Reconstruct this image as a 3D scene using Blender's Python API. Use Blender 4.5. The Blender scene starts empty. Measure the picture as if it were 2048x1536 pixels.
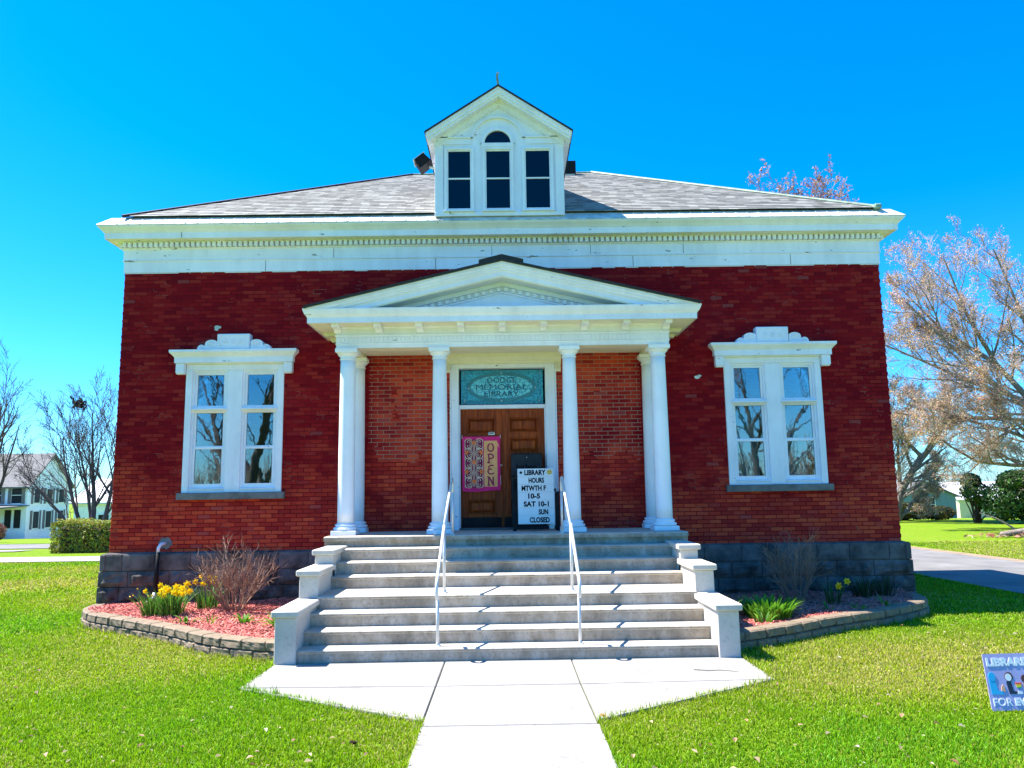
import bpy, math, random
import numpy as np
from mathutils import Vector, Matrix
random.seed(7)
R = math.radians
sc = bpy.context.scene
col = sc.collection

# ------------------------------------------------------------------ camera
cam = bpy.data.objects.new('camera', bpy.data.cameras.new('camera')); col.objects.link(cam)
sc.camera = cam
cam.data.sensor_width = 36.0
cam.data.lens = 1548.7 / 2048 * 36.0
cam.data.clip_start = 0.1; cam.data.clip_end = 4000
PITCH, ROLL, YAW = 0.1387, 0.0148, 0.0078
_fw = Vector((math.sin(YAW) * math.cos(PITCH), math.cos(YAW) * math.cos(PITCH), math.sin(PITCH)))
_rt = Vector((math.cos(YAW), -math.sin(YAW), 0)); _up = _rt.cross(_fw)
_r2 = _rt * math.cos(ROLL) - _up * math.sin(ROLL); _u2 = _up * math.cos(ROLL) + _rt * math.sin(ROLL)
m = Matrix((_r2, _u2, -_fw)).transposed().to_4x4(); m.translation = Vector((0.0217, -13.3, 1.92))
cam.matrix_world = m

# ------------------------------------------------------------------ sky, sun, exposure
SUN = Vector((-0.60, 0.145, 1.0)).normalized()
EL = math.asin(SUN.z)
world = bpy.data.worlds.new('World'); sc.world = world; world.use_nodes = True
wt = world.node_tree; wt.nodes.clear()
sky = wt.nodes.new('ShaderNodeTexSky'); sky.sky_type = 'NISHITA'; sky.sun_disc = False
sky.sun_elevation = EL; sky.sun_rotation = math.atan2(SUN.x, SUN.y)
sky.altitude = 30; sky.air_density = 1.0; sky.dust_density = 0.35; sky.ozone_density = 1.0
hs = wt.nodes.new('ShaderNodeMix'); hs.data_type = 'RGBA'; hs.blend_type = 'MULTIPLY'; hs.inputs[0].default_value = 1.0; hs.inputs[7].default_value = (.42, .74, 1.12, 1)   # the camera's vivid white balance
sat = wt.nodes.new('ShaderNodeHueSaturation'); sat.inputs['Saturation'].default_value = 1.17
bg = wt.nodes.new('ShaderNodeBackground'); bg.inputs['Strength'].default_value = 0.10
wo = wt.nodes.new('ShaderNodeOutputWorld')
wt.links.new(sky.outputs[0], hs.inputs[6]); wt.links.new(hs.outputs[2], sat.inputs['Color']); wt.links.new(sat.outputs[0], bg.inputs[0]); wt.links.new(bg.outputs[0], wo.inputs[0])
sun = bpy.data.objects.new('sun', bpy.data.lights.new('sun', 'SUN')); col.objects.link(sun)
sun.data.energy = 5.0; sun.data.angle = R(0.5); sun.data.color = (1.0, 0.94, 0.85)
sun.rotation_euler = SUN.to_track_quat('Z', 'Y').to_euler(); sun.location = (0, 0, 40)
sc.view_settings.view_transform = 'Standard'; sc.view_settings.look = 'None'
sc.view_settings.exposure = 1.6; sc.view_settings.gamma = 1.0; sc.view_settings.use_curve_mapping = False
sc.cycles.max_bounces = 8; sc.cycles.transparent_max_bounces = 12

# ------------------------------------------------------------------ helpers: objects
def tag(o, label=None, cat=None, group=None, kind=None):
    if label: o['label'] = label
    if cat: o['category'] = cat
    if group: o['group'] = group
    if kind: o['kind'] = kind
    return o
def thing(name, loc, label, cat, group=None):
    o = bpy.data.objects.new(name, None); col.objects.link(o); o.location = loc; o.empty_display_size = 0.2
    return tag(o, label, cat, group)
def link(name, me, parent=None):
    o = bpy.data.objects.new(name, me); col.objects.link(o)
    if parent is not None:
        o.parent = parent
        if parent.parent is None: o.location = -Vector(parent.location)
    return o
def copy_tree(o, parent=None):
    c = o.copy(); col.objects.link(c)
    if parent is not None: c.parent = parent
    for ch in list(o.children): copy_tree(ch, c)
    return c

class MB:
    """collects faces; build() makes ONE mesh object, vertices given in world coordinates"""
    def __init__(s): s.v = []; s.f = []; s.fix = False
    def add(s, vs, fs):
        n = len(s.v); s.v.extend([tuple(v) for v in vs]); s.f.extend([tuple(i + n for i in f) for f in fs]); return s
    def box(s, x0, x1, y0, y1, z0, z1, b=0.0):
        if b <= 0:
            vs = [(x, y, z) for z in (z0, z1) for x, y in ((x0, y0), (x1, y0), (x1, y1), (x0, y1))]
            return s.add(vs, [(3, 2, 1, 0), (4, 5, 6, 7), (0, 1, 5, 4), (1, 2, 6, 5), (2, 3, 7, 6), (3, 0, 4, 7)])
        b = min(b, (x1 - x0) * .45, (y1 - y0) * .45, (z1 - z0) * .45)
        cx, cy, cz = (x0 + x1) / 2, (y0 + y1) / 2, (z0 + z1) / 2
        hx, hy, hz = (x1 - x0) / 2, (y1 - y0) / 2, (z1 - z0) / 2
        vs = []; idx = {}
        for sx in (-1, 1):
            for sy in (-1, 1):
                for sz in (-1, 1):
                    for ax in range(3):
                        p = [sx * (hx - b), sy * (hy - b), sz * (hz - b)]; p[ax] = (sx * hx, sy * hy, sz * hz)[ax]
                        idx[(sx, sy, sz, ax)] = len(vs); vs.append((cx + p[0], cy + p[1], cz + p[2]))
        g = lambda a, b_, c, ax: idx[(a, b_, c, ax)]
        fs = []
        def quad(keys, nrm):
            ids = [idx[k] for k in keys]
            P = [Vector(vs[i]) for i in ids]; n = (P[1] - P[0]).cross(P[2] - P[0])
            fs.append(ids if n.dot(Vector(nrm)) > 0 else ids[::-1])
        for ax in range(3):
            a, c = [k for k in range(3) if k != ax]
            for sg in (-1, 1):
                ks = []
                for (u, w) in ((-1, -1), (1, -1), (1, 1), (-1, 1)):
                    t = [0, 0, 0]; t[ax] = sg; t[a] = u; t[c] = w; ks.append((*t, ax))
                n = [0, 0, 0]; n[ax] = sg; quad(ks, n)
            for sa in (-1, 1):
                for sb in (-1, 1):
                    ks = []
                    for (e, axx) in ((-1, a), (1, a), (1, c), (-1, c)):
                        t = [0, 0, 0]; t[ax] = e; t[a] = sa; t[c] = sb; ks.append((*t, axx))
                    n = [0, 0, 0]; n[a] = sa; n[c] = sb; quad(ks, n)
        for sx in (-1, 1):
            for sy in (-1, 1):
                for sz in (-1, 1): quad([(sx, sy, sz, k) for k in range(3)], (sx, sy, sz))
        return s.add(vs, fs)
    def prism(s, poly, axis, a, b):
        """poly = 2D points in the plane normal to axis, extruded a..b; axis 0 -> (y,z), 1 -> (x,z), 2 -> (x,y)"""
        mk = {0: lambda p, t: (t, p[0], p[1]), 1: lambda p, t: (p[0], t, p[1]), 2: lambda p, t: (p[0], p[1], t)}[axis]
        n = len(poly); vs = [mk(p, a) for p in poly] + [mk(p, b) for p in poly]
        fs = [tuple(range(n)), tuple(range(2 * n - 1, n - 1, -1))] + [((i + 1) % n, i, n + i, n + (i + 1) % n) for i in range(n)]
        s.fix = True
        return s.add(vs, fs)
    def lathe(s, prof, cx, cy, seg=24):
        n = len(prof); vs = []
        for (r, z) in prof:
            for k in range(seg):
                a = 2 * math.pi * k / seg; vs.append((cx + r * math.cos(a), cy + r * math.sin(a), z))
        fs = []
        for i in range(n - 1):
            for k in range(seg):
                k2 = (k + 1) % seg; fs.append((i * seg + k, i * seg + k2, (i + 1) * seg + k2, (i + 1) * seg + k))
        fs.append(tuple(range(seg - 1, -1, -1))); fs.append(tuple((n - 1) * seg + k for k in range(seg)))
        return s.add(vs, fs)
    def tube(s, pts, rad, seg=8, closed=False, cap=True):
        pts = [Vector(p) for p in pts]; n = len(pts)
        rads = rad if isinstance(rad, (list, tuple)) else [rad] * n
        vs = []; prev = None
        for i, p in enumerate(pts):
            if closed: t = (pts[(i + 1) % n] - pts[i - 1])
            else: t = pts[min(i + 1, n - 1)] - pts[max(i - 1, 0)]
            t.normalize()
            if prev is None: u = t.orthogonal().normalized()
            else:
                u = prev - t * prev.dot(t)
                u = u.normalized() if u.length > 1e-6 else t.orthogonal().normalized()
            prev = u; w = t.cross(u)
            for k in range(seg):
                a = 2 * math.pi * k / seg; q = p + (u * math.cos(a) + w * math.sin(a)) * rads[i]; vs.append(q[:])
        fs = []
        for i in range(n if closed else n - 1):
            j = (i + 1) % n
            for k in range(seg):
                k2 = (k + 1) % seg; fs.append((i * seg + k, i * seg + k2, j * seg + k2, j * seg + k))
        if cap and not closed:
            fs.append(tuple(range(seg - 1, -1, -1))); fs.append(tuple((n - 1) * seg + k for k in range(seg)))
        return s.add(vs, fs)
    def ring(s, prof, x0, x1, y0, y1, sides='flrb'):
        """mitred moulding round a rectangle; prof = [(outward, z)] bottom to top"""
        vs = []; c = {}
        for i, (o, z) in enumerate(prof):
            for k, (x, y) in enumerate(((x0 - o, y0 - o), (x1 + o, y0 - o), (x1 + o, y1 + o), (x0 - o, y1 + o))): vs.append((x, y, z))
        fs = []
        side = {'f': (0, 1), 'r': (1, 2), 'b': (2, 3), 'l': (3, 0)}
        for i in range(len(prof) - 1):
            for ch in sides:
                a, b = side[ch]; fs.append((i * 4 + a, i * 4 + b, (i + 1) * 4 + b, (i + 1) * 4 + a))
        return s.add(vs, fs)
    def build(s, name, mat, parent=None, smooth=False, **kw):
        me = bpy.data.meshes.new(name); me.from_pydata(s.v, [], s.f); me.validate(); me.update()
        if smooth: me.polygons.foreach_set('use_smooth', [True] * len(me.polygons))
        if mat: me.materials.append(mat)
        o = link(name, me, parent)
        if s.fix: fixnormals(o)
        return tag(o, **kw) if kw else o
    def mesh(s, name, mat, smooth=False):
        me = bpy.data.meshes.new(name); me.from_pydata(s.v, [], s.f); me.update()
        if smooth: me.polygons.foreach_set('use_smooth', [True] * len(me.polygons))
        if mat: me.materials.append(mat)
        return me
def fixnormals(o):
    import bmesh
    bm = bmesh.new(); bm.from_mesh(o.data); bmesh.ops.recalc_face_normals(bm, faces=bm.faces); bm.to_mesh(o.data); bm.free(); return o
def np_mesh(name, V, F, mat, parent=None, colors=None, smooth=False, kind=None):
    """V (n,3), F (m,k) arrays with k = 3 or 4"""
    me = bpy.data.meshes.new(name); V = np.asarray(V, np.float32); F = np.asarray(F, np.int32); k = F.shape[1]
    me.vertices.add(len(V)); me.vertices.foreach_set('co', V.ravel())
    me.loops.add(F.size); me.loops.foreach_set('vertex_index', F.ravel())
    me.polygons.add(len(F)); me.polygons.foreach_set('loop_start', np.arange(0, F.size, k, dtype=np.int32))
    try: me.polygons.foreach_set('loop_total', np.full(len(F), k, np.int32))
    except Exception: pass
    me.polygons.foreach_set('use_smooth', np.full(len(F), bool(smooth)))
    if colors is not None:
        at = me.color_attributes.new('tint', 'FLOAT_COLOR', 'POINT'); at.data.foreach_set('color', np.asarray(colors, np.float32).ravel())
    me.update(calc_edges=True); me.validate()
    me.materials.append(mat)
    o = link(name, me, parent)
    if kind: o['kind'] = kind
    return o
def text_mesh(body, size, bold=0.0, depth=0.004, width=None, space=1.0):
    cu = bpy.data.curves.new('t', 'FONT'); cu.body = body; cu.size = size; cu.offset = bold; cu.extrude = depth / 2
    cu.align_x = 'CENTER'; cu.align_y = 'CENTER'; cu.space_character = space; cu.resolution_u = 3
    o = bpy.data.objects.new('t', cu); col.objects.link(o)
    bpy.context.view_layer.update()
    dg = bpy.context.evaluated_depsgraph_get(); me = bpy.data.meshes.new_from_object(o.evaluated_get(dg))
    bpy.data.objects.remove(o); bpy.data.curves.remove(cu)
    n = len(me.vertices); a = np.empty(n * 3, np.float32); me.vertices.foreach_get('co', a); a = a.reshape(-1, 3)
    return a, [tuple(p.vertices) for p in me.polygons], me
def text(name, body, at, size, mat, parent, bold=0.0, depth=0.004, wide=None, tall=None, tilt=0.0):
    """flat lettering facing -y, centred at 'at' = (x, y, z); tilt leans the top backwards"""
    a, fs, me = text_mesh(body, size, bold, depth)
    x = a[:, 0]; y = a[:, 1]
    cx, cy = (x.max() + x.min()) / 2, (y.max() + y.min()) / 2
    sx = wide / (x.max() - x.min()) if wide else 1.0; sy = tall / (y.max() - y.min()) if tall else 1.0
    X = (x - cx) * sx; Z = (y - cy) * sy; D = a[:, 2]
    vs = np.stack([at[0] + X, at[1] - D + Z * math.sin(tilt), at[2] + Z * math.cos(tilt)], 1)
    bpy.data.meshes.remove(me)
    b = MB(); b.add(vs.tolist(), fs); return b.build(name, mat, parent)

# ------------------------------------------------------------------ helpers: materials
def new_mat(name):
    m = bpy.data.materials.new(name); m.use_nodes = True; nt = m.node_tree
    return m, nt, nt.nodes['Principled BSDF']
def N(nt, t, **kw):
    n = nt.nodes.new(t)
    for k, v in kw.items():
        if k in n.inputs.keys(): n.inputs[k].default_value = v
        else: setattr(n, k, v)
    return n
def ramp(nt, fac, stops):
    r = nt.nodes.new('ShaderNodeValToRGB'); e = r.color_ramp.elements
    while len(e) > 1: e.remove(e[-1])
    e[0].position = stops[0][0]; e[0].color = (*stops[0][1], 1)
    for p, c in stops[1:]:
        k = e.new(p); k.color = (*c, 1)
    nt.links.new(fac, r.inputs[0]); return r.outputs[0]
def mixc(nt, fac, a, b, mode='MIX'):
    n = nt.nodes.new('ShaderNodeMix'); n.data_type = 'RGBA'; n.blend_type = mode
    for sock, v in ((n.inputs[0], fac), (n.inputs[6], a), (n.inputs[7], b)):
        if hasattr(v, 'is_linked') or hasattr(v, 'links'): nt.links.new(v, sock)
        elif isinstance(v, (int, float)): sock.default_value = v
        else: sock.default_value = (*v, 1)
    return n.outputs[2]
def math_(nt, op, a, b=0.0, c=None):
    n = nt.nodes.new('ShaderNodeMath'); n.operation = op
    for i, v in enumerate((a, b) if c is None else (a, b, c)):
        if hasattr(v, 'links'): nt.links.new(v, n.inputs[i])
        else: n.inputs[i].default_value = v
    return n.outputs[0]
def pos(nt): return nt.nodes.new('ShaderNodeNewGeometry').outputs['Position']
def noise(nt, scale, detail=4, rough=.6, vec=None, stretch=None):
    n = N(nt, 'ShaderNodeTexNoise', Scale=scale, Detail=detail, Roughness=rough)
    v = vec if vec is not None else pos(nt)
    if stretch:
        mp = nt.nodes.new('ShaderNodeMapping'); mp.inputs['Scale'].default_value = stretch; nt.links.new(v, mp.inputs[0]); v = mp.outputs[0]
    nt.links.new(v, n.inputs['Vector']); return n.outputs[0]
def bump(nt, bs, h, strength=.3, dist=.02):
    b = N(nt, 'ShaderNodeBump', Strength=strength, Distance=dist); nt.links.new(h, b.inputs['Height']); nt.links.new(b.outputs[0], bs.inputs['Normal'])
def simple(name, c, rough=.6, var=.12, scale=3.0, metal=0.0, bmp=0.0, bscale=60, spec=None):
    m, nt, bs = new_mat(name)
    f = noise(nt, scale, 6)
    lo = tuple(x * (1 - var * 2) for x in c); hi = tuple(min(1, x * (1 + var)) for x in c)
    nt.links.new(ramp(nt, f, [(.3, lo), (.7, hi)]), bs.inputs['Base Color'])
    bs.inputs['Roughness'].default_value = rough; bs.inputs['Metallic'].default_value = metal
    if spec is not None: bs.inputs['Specular IOR Level'].default_value = spec
    if bmp: bump(nt, bs, noise(nt, bscale, 5), bmp, .01)
    return m
def white_paint(name, c=(.86, .86, .94), peel=.0, dirt=.25):
    m, nt, bs = new_mat(name)
    base = ramp(nt, noise(nt, 1.3, 6), [(.25, tuple(x * .86 for x in c)), (.6, c)])
    streak = ramp(nt, noise(nt, 5, 6, .7, stretch=(1, 1, .18)), [(.42, (1, 1, 1)), (.72, (.76, .76, .75))])
    out = mixc(nt, dirt, base, mixc(nt, 1.0, base, streak, 'MULTIPLY'))
    if peel > 0:
        big = noise(nt, .9, 2); fine = noise(nt, 11, 5, .6, stretch=(.45, 1, 1.6))
        k = math_(nt, 'MULTIPLY', math_(nt, 'GREATER_THAN', fine, .675), math_(nt, 'GREATER_THAN', big, .62 - peel))
        out = mixc(nt, k, out, (.23, .21, .19))
        bump(nt, bs, math_(nt, 'SUBTRACT', 1.0, k), .25, .004)
    else: bump(nt, bs, noise(nt, 40, 4, stretch=(.2, 1, 1)), .06, .004)
    nt.links.new(out, bs.inputs['Base Color']); bs.inputs['Roughness'].default_value = .55
    return m

BW, BH, BZ0, NC = .2085, .06939, .993, 70      # brick length and course height with joints
def brick_mat():
    m, nt, bs = new_mat('red_brick')
    P = pos(nt); sp = nt.nodes.new('ShaderNodeSeparateXYZ'); nt.links.new(P, sp.inputs[0])
    X, Z = sp.outputs[0], sp.outputs[2]
    course = math_(nt, 'FLOOR', math_(nt, 'DIVIDE', math_(nt, 'SUBTRACT', Z, BZ0 - .0), BH))
    half = math_(nt, 'MULTIPLY', math_(nt, 'MODULO', course, 2.0), .5)
    colm = math_(nt, 'FLOOR', math_(nt, 'ADD', math_(nt, 'DIVIDE', math_(nt, 'ADD', X, 6.68), BW), half))
    cv = nt.nodes.new('ShaderNodeCombineXYZ'); nt.links.new(course, cv.inputs[0]); nt.links.new(colm, cv.inputs[1])
    wn = nt.nodes.new('ShaderNodeTexWhiteNoise'); wn.noise_dimensions = '3D'; nt.links.new(cv.outputs[0], wn.inputs[0])
    rnd = wn.outputs[0]
    stained = ramp(nt, rnd, [(0, (.17, .004, .010)), (.3, (.22, .005, .011)), (.65, (.265, .010, .013)), (.9, (.30, .022, .018)), (1, (.21, .011, .018))])
    worn = ramp(nt, rnd, [(0, (.34, .022, .020)), (.4, (.50, .042, .024)), (.75, (.62, .078, .034)), (1, (.42, .040, .034))])
    # pigment wash is worn off towards the foot of the wall and on the sheltered porch wall, in uneven patches
    n1 = noise(nt, .55, 4, .6); n2 = noise(nt, 2.3, 4, .6)
    foot = N(nt, 'ShaderNodeMapRange'); nt.links.new(Z, foot.inputs[0])
    for i, v in ((1, 1.3), (2, 3.3), (3, .84), (4, .0)): foot.inputs[i].default_value = v
    porch = N(nt, 'ShaderNodeMapRange'); nt.links.new(math_(nt, 'ABSOLUTE', X), porch.inputs[0])
    for i, v in ((1, 2.2), (2, 2.55), (3, .56), (4, .0)): porch.inputs[i].default_value = v
    pz = math_(nt, 'MULTIPLY', porch.outputs[0], math_(nt, 'LESS_THAN', Z, 4.5))
    k = math_(nt, 'ADD', math_(nt, 'MAXIMUM', foot.outputs[0], pz), math_(nt, 'MULTIPLY', math_(nt, 'SUBTRACT', n1, .5), 1.7))
    k = math_(nt, 'ADD', k, math_(nt, 'MULTIPLY', math_(nt, 'SUBTRACT', n2, .5), .8))
    kk = N(nt, 'ShaderNodeMapRange'); kk.clamp = True; nt.links.new(k, kk.inputs[0])
    for i, v in ((1, .25), (2, .75), (3, 0), (4, 1)): kk.inputs[i].default_value = v
    c = mixc(nt, kk.outputs[0], stained, worn)
    pale_bricks = math_(nt, 'MULTIPLY', math_(nt, 'GREATER_THAN', rnd, .988), .18)  # a few bricks at random are paler and greyer
    c = mixc(nt, pale_bricks, c, (.30, .16, .14))
    bl = ramp(nt, noise(nt, 14, 4), [(.55, (0, 0, 0)), (.8, (.22, .22, .22))])
    c = mixc(nt, bl, c, (.10, .03, .04))
    eff = math_(nt, 'MULTIPLY', math_(nt, 'GREATER_THAN', noise(nt, 6, 5, .7, stretch=(1, 1, 2.2)), .735), .4)
    c = mixc(nt, eff, c, (.36, .24, .25))
    nt.links.new(c, bs.inputs['Base Color']); bs.inputs['Roughness'].default_value = .85; bs.inputs['Specular IOR Level'].default_value = .06
    bump(nt, bs, noise(nt, 90, 5), .35, .006)
    return m
def mortar_mat():
    m, nt, bs = new_mat('mortar')
    P = pos(nt); sp = nt.nodes.new('ShaderNodeSeparateXYZ'); nt.links.new(P, sp.inputs[0])
    ax = math_(nt, 'ABSOLUTE', sp.outputs[0])
    a = math_(nt, 'LESS_THAN', ax, 2.35)
    b = math_(nt, 'GREATER_THAN', math_(nt, 'ADD', sp.outputs[2], math_(nt, 'MULTIPLY', math_(nt, 'SUBTRACT', noise(nt, 1.5, 3), .5), 1.6)), 2.55)
    a = math_(nt, 'MULTIPLY', a, math_(nt, 'LESS_THAN', sp.outputs[2], 4.5))
    k = math_(nt, 'MULTIPLY', math_(nt, 'MULTIPLY', a, b), math_(nt, 'GREATER_THAN', noise(nt, 3.5, 3), .36))
    k2 = math_(nt, 'GREATER_THAN', noise(nt, 2.6, 5, .75), .60)
    k = math_(nt, 'MAXIMUM', k, math_(nt, 'MULTIPLY', k2, .34))
    c = mixc(nt, k, ramp(nt, noise(nt, 1.2, 4), [(.3, (.10, .004, .008)), (.7, (.24, .014, .018))]), (.34, .19, .145))
    nt.links.new(c, bs.inputs['Base Color']); bs.inputs['Roughness'].default_value = .9; bs.inputs['Specular IOR Level'].default_value = .05
    return m
def concrete(name, c=(.50, .49, .46), dirt=.5, scale=2.2, streak=False):
    m, nt, bs = new_mat(name)
    n1 = noise(nt, scale, 8, .65); n2 = noise(nt, 26, 6, .7)
    base = ramp(nt, n1, [(.28, tuple(x * (1 - .45 * dirt) for x in c)), (.55, c), (.8, tuple(min(1, x * 1.12) for x in c))])
    spk = ramp(nt, n2, [(.34, (.55, .53, .5)), (.46, (1, 1, 1))])
    c2 = mixc(nt, dirt, base, mixc(nt, 1.0, base, spk, 'MULTIPLY'))
    if streak:
        st = ramp(nt, noise(nt, 3.2, 7, .7, stretch=(1.3, 1, .5)), [(.36, (1, 1, 1)), (.56, (.62, .56, .47)), (.75, (.36, .33, .30))])
        gx = nt.nodes.new('ShaderNodeNewGeometry'); s2 = nt.nodes.new('ShaderNodeSeparateXYZ'); nt.links.new(gx.outputs['True Normal'], s2.inputs[0])
        up = math_(nt, 'LESS_THAN', math_(nt, 'ABSOLUTE', s2.outputs[2]), .5)      # rain stains sit on the upright faces
        c2 = mixc(nt, math_(nt, 'MULTIPLY', up, .8), c2, mixc(nt, 1.0, c2, st, 'MULTIPLY'))
    nt.links.new(c2, bs.inputs['Base Color']); bs.inputs['Roughness'].default_value = .85
    bump(nt, bs, n2, .25, .004)
    return m
def tint_mat(name, rough=.6, trans=0.0, spec=.3):
    """colour per piece from the 'tint' attribute"""
    m, nt, bs = new_mat(name)
    at = nt.nodes.new('ShaderNodeAttribute'); at.attribute_name = 'tint'
    nt.links.new(at.outputs[0], bs.inputs['Base Color']); bs.inputs['Roughness'].default_value = rough; bs.inputs['Specular IOR Level'].default_value = spec
    if trans:
        tr = nt.nodes.new('ShaderNodeBsdfTranslucent'); nt.links.new(at.outputs[0], tr.inputs[0])
        mx = nt.nodes.new('ShaderNodeMixShader'); mx.inputs[0].default_value = trans
        nt.links.new(bs.outputs[0], mx.inputs[1]); nt.links.new(tr.outputs[0], mx.inputs[2])
        nt.links.new(mx.outputs[0], nt.nodes['Material Output'].inputs[0])
    return m
def glass_mat(name, ior=2.6, wav=.055, tint=(.75, .92, .95), wscale=1.7):
    m, nt, bs = new_mat(name); nt.nodes.remove(bs)
    gl = nt.nodes.new('ShaderNodeBsdfGlossy'); gl.inputs['Roughness'].default_value = .015
    tr = nt.nodes.new('ShaderNodeBsdfTransparent'); tr.inputs[0].default_value = (*tint, 1)
    fr = nt.nodes.new('ShaderNodeFresnel'); fr.inputs[0].default_value = ior
    b = N(nt, 'ShaderNodeBump', Strength=wav, Distance=.02); nt.links.new(noise(nt, wscale, 3, .5), b.inputs['Height'])
    nt.links.new(b.outputs[0], gl.inputs['Normal'])
    mx = nt.nodes.new('ShaderNodeMixShader'); nt.links.new(fr.outputs[0], mx.inputs[0]); nt.links.new(tr.outputs[0], mx.inputs[1]); nt.links.new(gl.outputs[0], mx.inputs[2])
    nt.links.new(mx.outputs[0], nt.nodes['Material Output'].inputs[0]); return m
def wood_mat():
    m, nt, bs = new_mat('varnished_wood')
    g = noise(nt, 4, 6, .65, stretch=(9, 9, .6)); b = noise(nt, 1.6, 4, .6)
    c = ramp(nt, g, [(.28, (.10, .014, .004)), (.5, (.30, .048, .009)), (.72, (.52, .105, .015))])
    c = mixc(nt, ramp(nt, b, [(.35, (0, 0, 0)), (.7, (.5, .5, .5))]), c, (.16, .028, .010))
    nt.links.new(c, bs.inputs['Base Color']); bs.inputs['Roughness'].default_value = .55; bs.inputs['Specular IOR Level'].default_value = .18
    bump(nt, bs, g, .15, .003); return m

M = {}
M['brick'] = brick_mat(); M['mortar'] = mortar_mat()
M['white'] = white_paint('white_paint', peel=.05, dirt=.4); M['peel'] = white_paint('peeling_white_paint', peel=.16, dirt=.45)
M['cream'] = white_paint('cream_paint', (.84, .78, .62), dirt=.4)
M['column'] = white_paint('column_paint', (.88, .89, .94), dirt=.12)
M['stone'] = simple('foundation_stone', (.13, .116, .110), .85, .38, 3.4, bmp=.9, bscale=26, spec=.15)
M['sill'] = simple('sill_stone', (.17, .165, .16), .8, .2, 6, bmp=.3, bscale=50)
M['steps'] = concrete('step_concrete', (.50, .445, .37), .8, 2.6, True)
M['pier'] = concrete('pier_concrete', (.52, .49, .435), .45, 2.0)
M['path'] = concrete('path_concrete', (.275, .264, .246), .5, 1.6)
M['metal_apron'] = simple('gutter_metal', (.62, .62, .56), .5, .22, 5, metal=.0)
M['copper'] = simple('weathered_copper', (.20, .30, .22), .55, .3, 8)
M['black'] = simple('black_paint', (.012, .012, .014), .6, .2, 6, spec=.15)
M['dark_roof'] = simple('dark_roof_edge', (.02, .018, .016), .7, .3, 9)
M['steel'] = simple('rail_paint', (.62, .64, .64), .35, .1, 9, metal=.25)
M['glass'] = glass_mat('window_glass')
M['dark_glass'] = glass_mat('dormer_screen', 1.5, .15, (.3, .3, .34))
M['interior'] = simple('dark_interior', (.012, .014, .018), .9, .2, 2)
M['wood'] = wood_mat()
M['asphalt'] = simple('asphalt', (.17, .165, .16), .9, .16, 1.1, bmp=.2, bscale=60)
M['dirt'] = simple('dry_soil', (.27, .19, .12), .95, .22, 3, bmp=.4, bscale=30)
M['tint'] = tint_mat('tinted', .7); M['leaf'] = tint_mat('leaf_tint', .5, .35); M['blade'] = tint_mat('grass_blade', .5, .45, .35)

# ------------------------------------------------------------------ ground
def gz(x, y):
    x = np.asarray(x, float); y = np.asarray(y, float)
    t = np.clip((x + 6) / 12, 0, 1); st = 12 + 16 * t
    d = np.clip(y - st, 0, 95)
    return -0.042 * (d - 6 * (1 - np.exp(-d / 6)))
def gzf(x, y): return float(gz(x, y))
def lawn_mat():
    m, nt, bs = new_mat('lawn')
    n1 = noise(nt, .35, 5, .6); n2 = noise(nt, 3.2, 6, .7); n3 = noise(nt, 45, 4, .7)
    c = ramp(nt, n3, [(.25, (.07, .13, .004)), (.5, (.15, .27, .006)), (.8, (.24, .34, .015))])
    dry = ramp(nt, n2, [(.42, (0, 0, 0)), (.75, (.75, .75, .75))])
    c = mixc(nt, mixc(nt, 1.0, dry, ramp(nt, n1, [(.4, (.15, .15, .15)), (.7, (1, 1, 1))]), 'MULTIPLY'), c, (.36, .34, .06))
    nt.links.new(c, bs.inputs['Base Color']); bs.inputs['Roughness'].default_value = .9; bs.inputs['Specular IOR Level'].default_value = .1
    bump(nt, bs, n3, .9, .05); return m
M['lawn'] = lawn_mat()
xs = np.unique(np.concatenate([np.linspace(-1200, -140, 12), np.linspace(-140, 140, 71), np.linspace(140, 1200, 12)]))
ys = np.unique(np.concatenate([np.linspace(-800, -60, 10), np.linspace(-60, 160, 56), np.linspace(160, 1500, 14)]))
gx, gy = np.meshgrid(xs, ys); gV = np.stack([gx, gy, gz(gx, gy) - .012], -1).reshape(-1, 3)
nx, ny = len(xs), len(ys)
gF = np.array([(j * nx + i, j * nx + i + 1, (j + 1) * nx + i + 1, (j + 1) * nx + i) for j in range(ny - 1) for i in range(nx - 1)])
np_mesh('lawn', gV, gF, M['lawn'], kind='structure')
def strip(name, pts, mat, dz, n=24):
    """sheet between two polylines, draped on the ground"""
    A, B = pts; V = []; F = []
    for i in range(n + 1):
        t = i / n
        def lerp(L):
            k = t * (len(L) - 1); j = min(int(k), len(L) - 2); u = k - j
            return (L[j][0] * (1 - u) + L[j + 1][0] * u, L[j][1] * (1 - u) + L[j + 1][1] * u)
        for s_ in range(5):
            u = s_ / 4; a = lerp(A); b = lerp(B); x = a[0] * (1 - u) + b[0] * u; y = a[1] * (1 - u) + b[1] * u
            V.append((x, y, gzf(x, y) + dz))
    for i in range(n):
        for s_ in range(4): F.append((i * 5 + s_, i * 5 + s_ + 1, (i + 1) * 5 + s_ + 1, (i + 1) * 5 + s_))
    return np_mesh(name, V, F, mat, kind='structure')
strip('driveway', ([(9.2, -40), (9.15, 0), (8.95, 4), (8.3, 12), (7.6, 24)], [(12.9, -40), (12.85, 5), (12.6, 10), (12.2, 16), (11.6, 24)]), M['asphalt'], .012, 60)
strip('driveway_verge', ([(12.85, -40), (12.8, 5), (12.55, 10), (12.15, 16), (11.55, 24)], [(13.5, -40), (13.35, 5), (13.1, 10), (12.8, 16), (12.1, 24)]), M['dirt'], .006, 60)
strip('side_path', ([(-70, 12.6), (-9, 11.0)], [(-70, 15.0), (-9, 13.0)]), M['path'], .012, 40)
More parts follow.
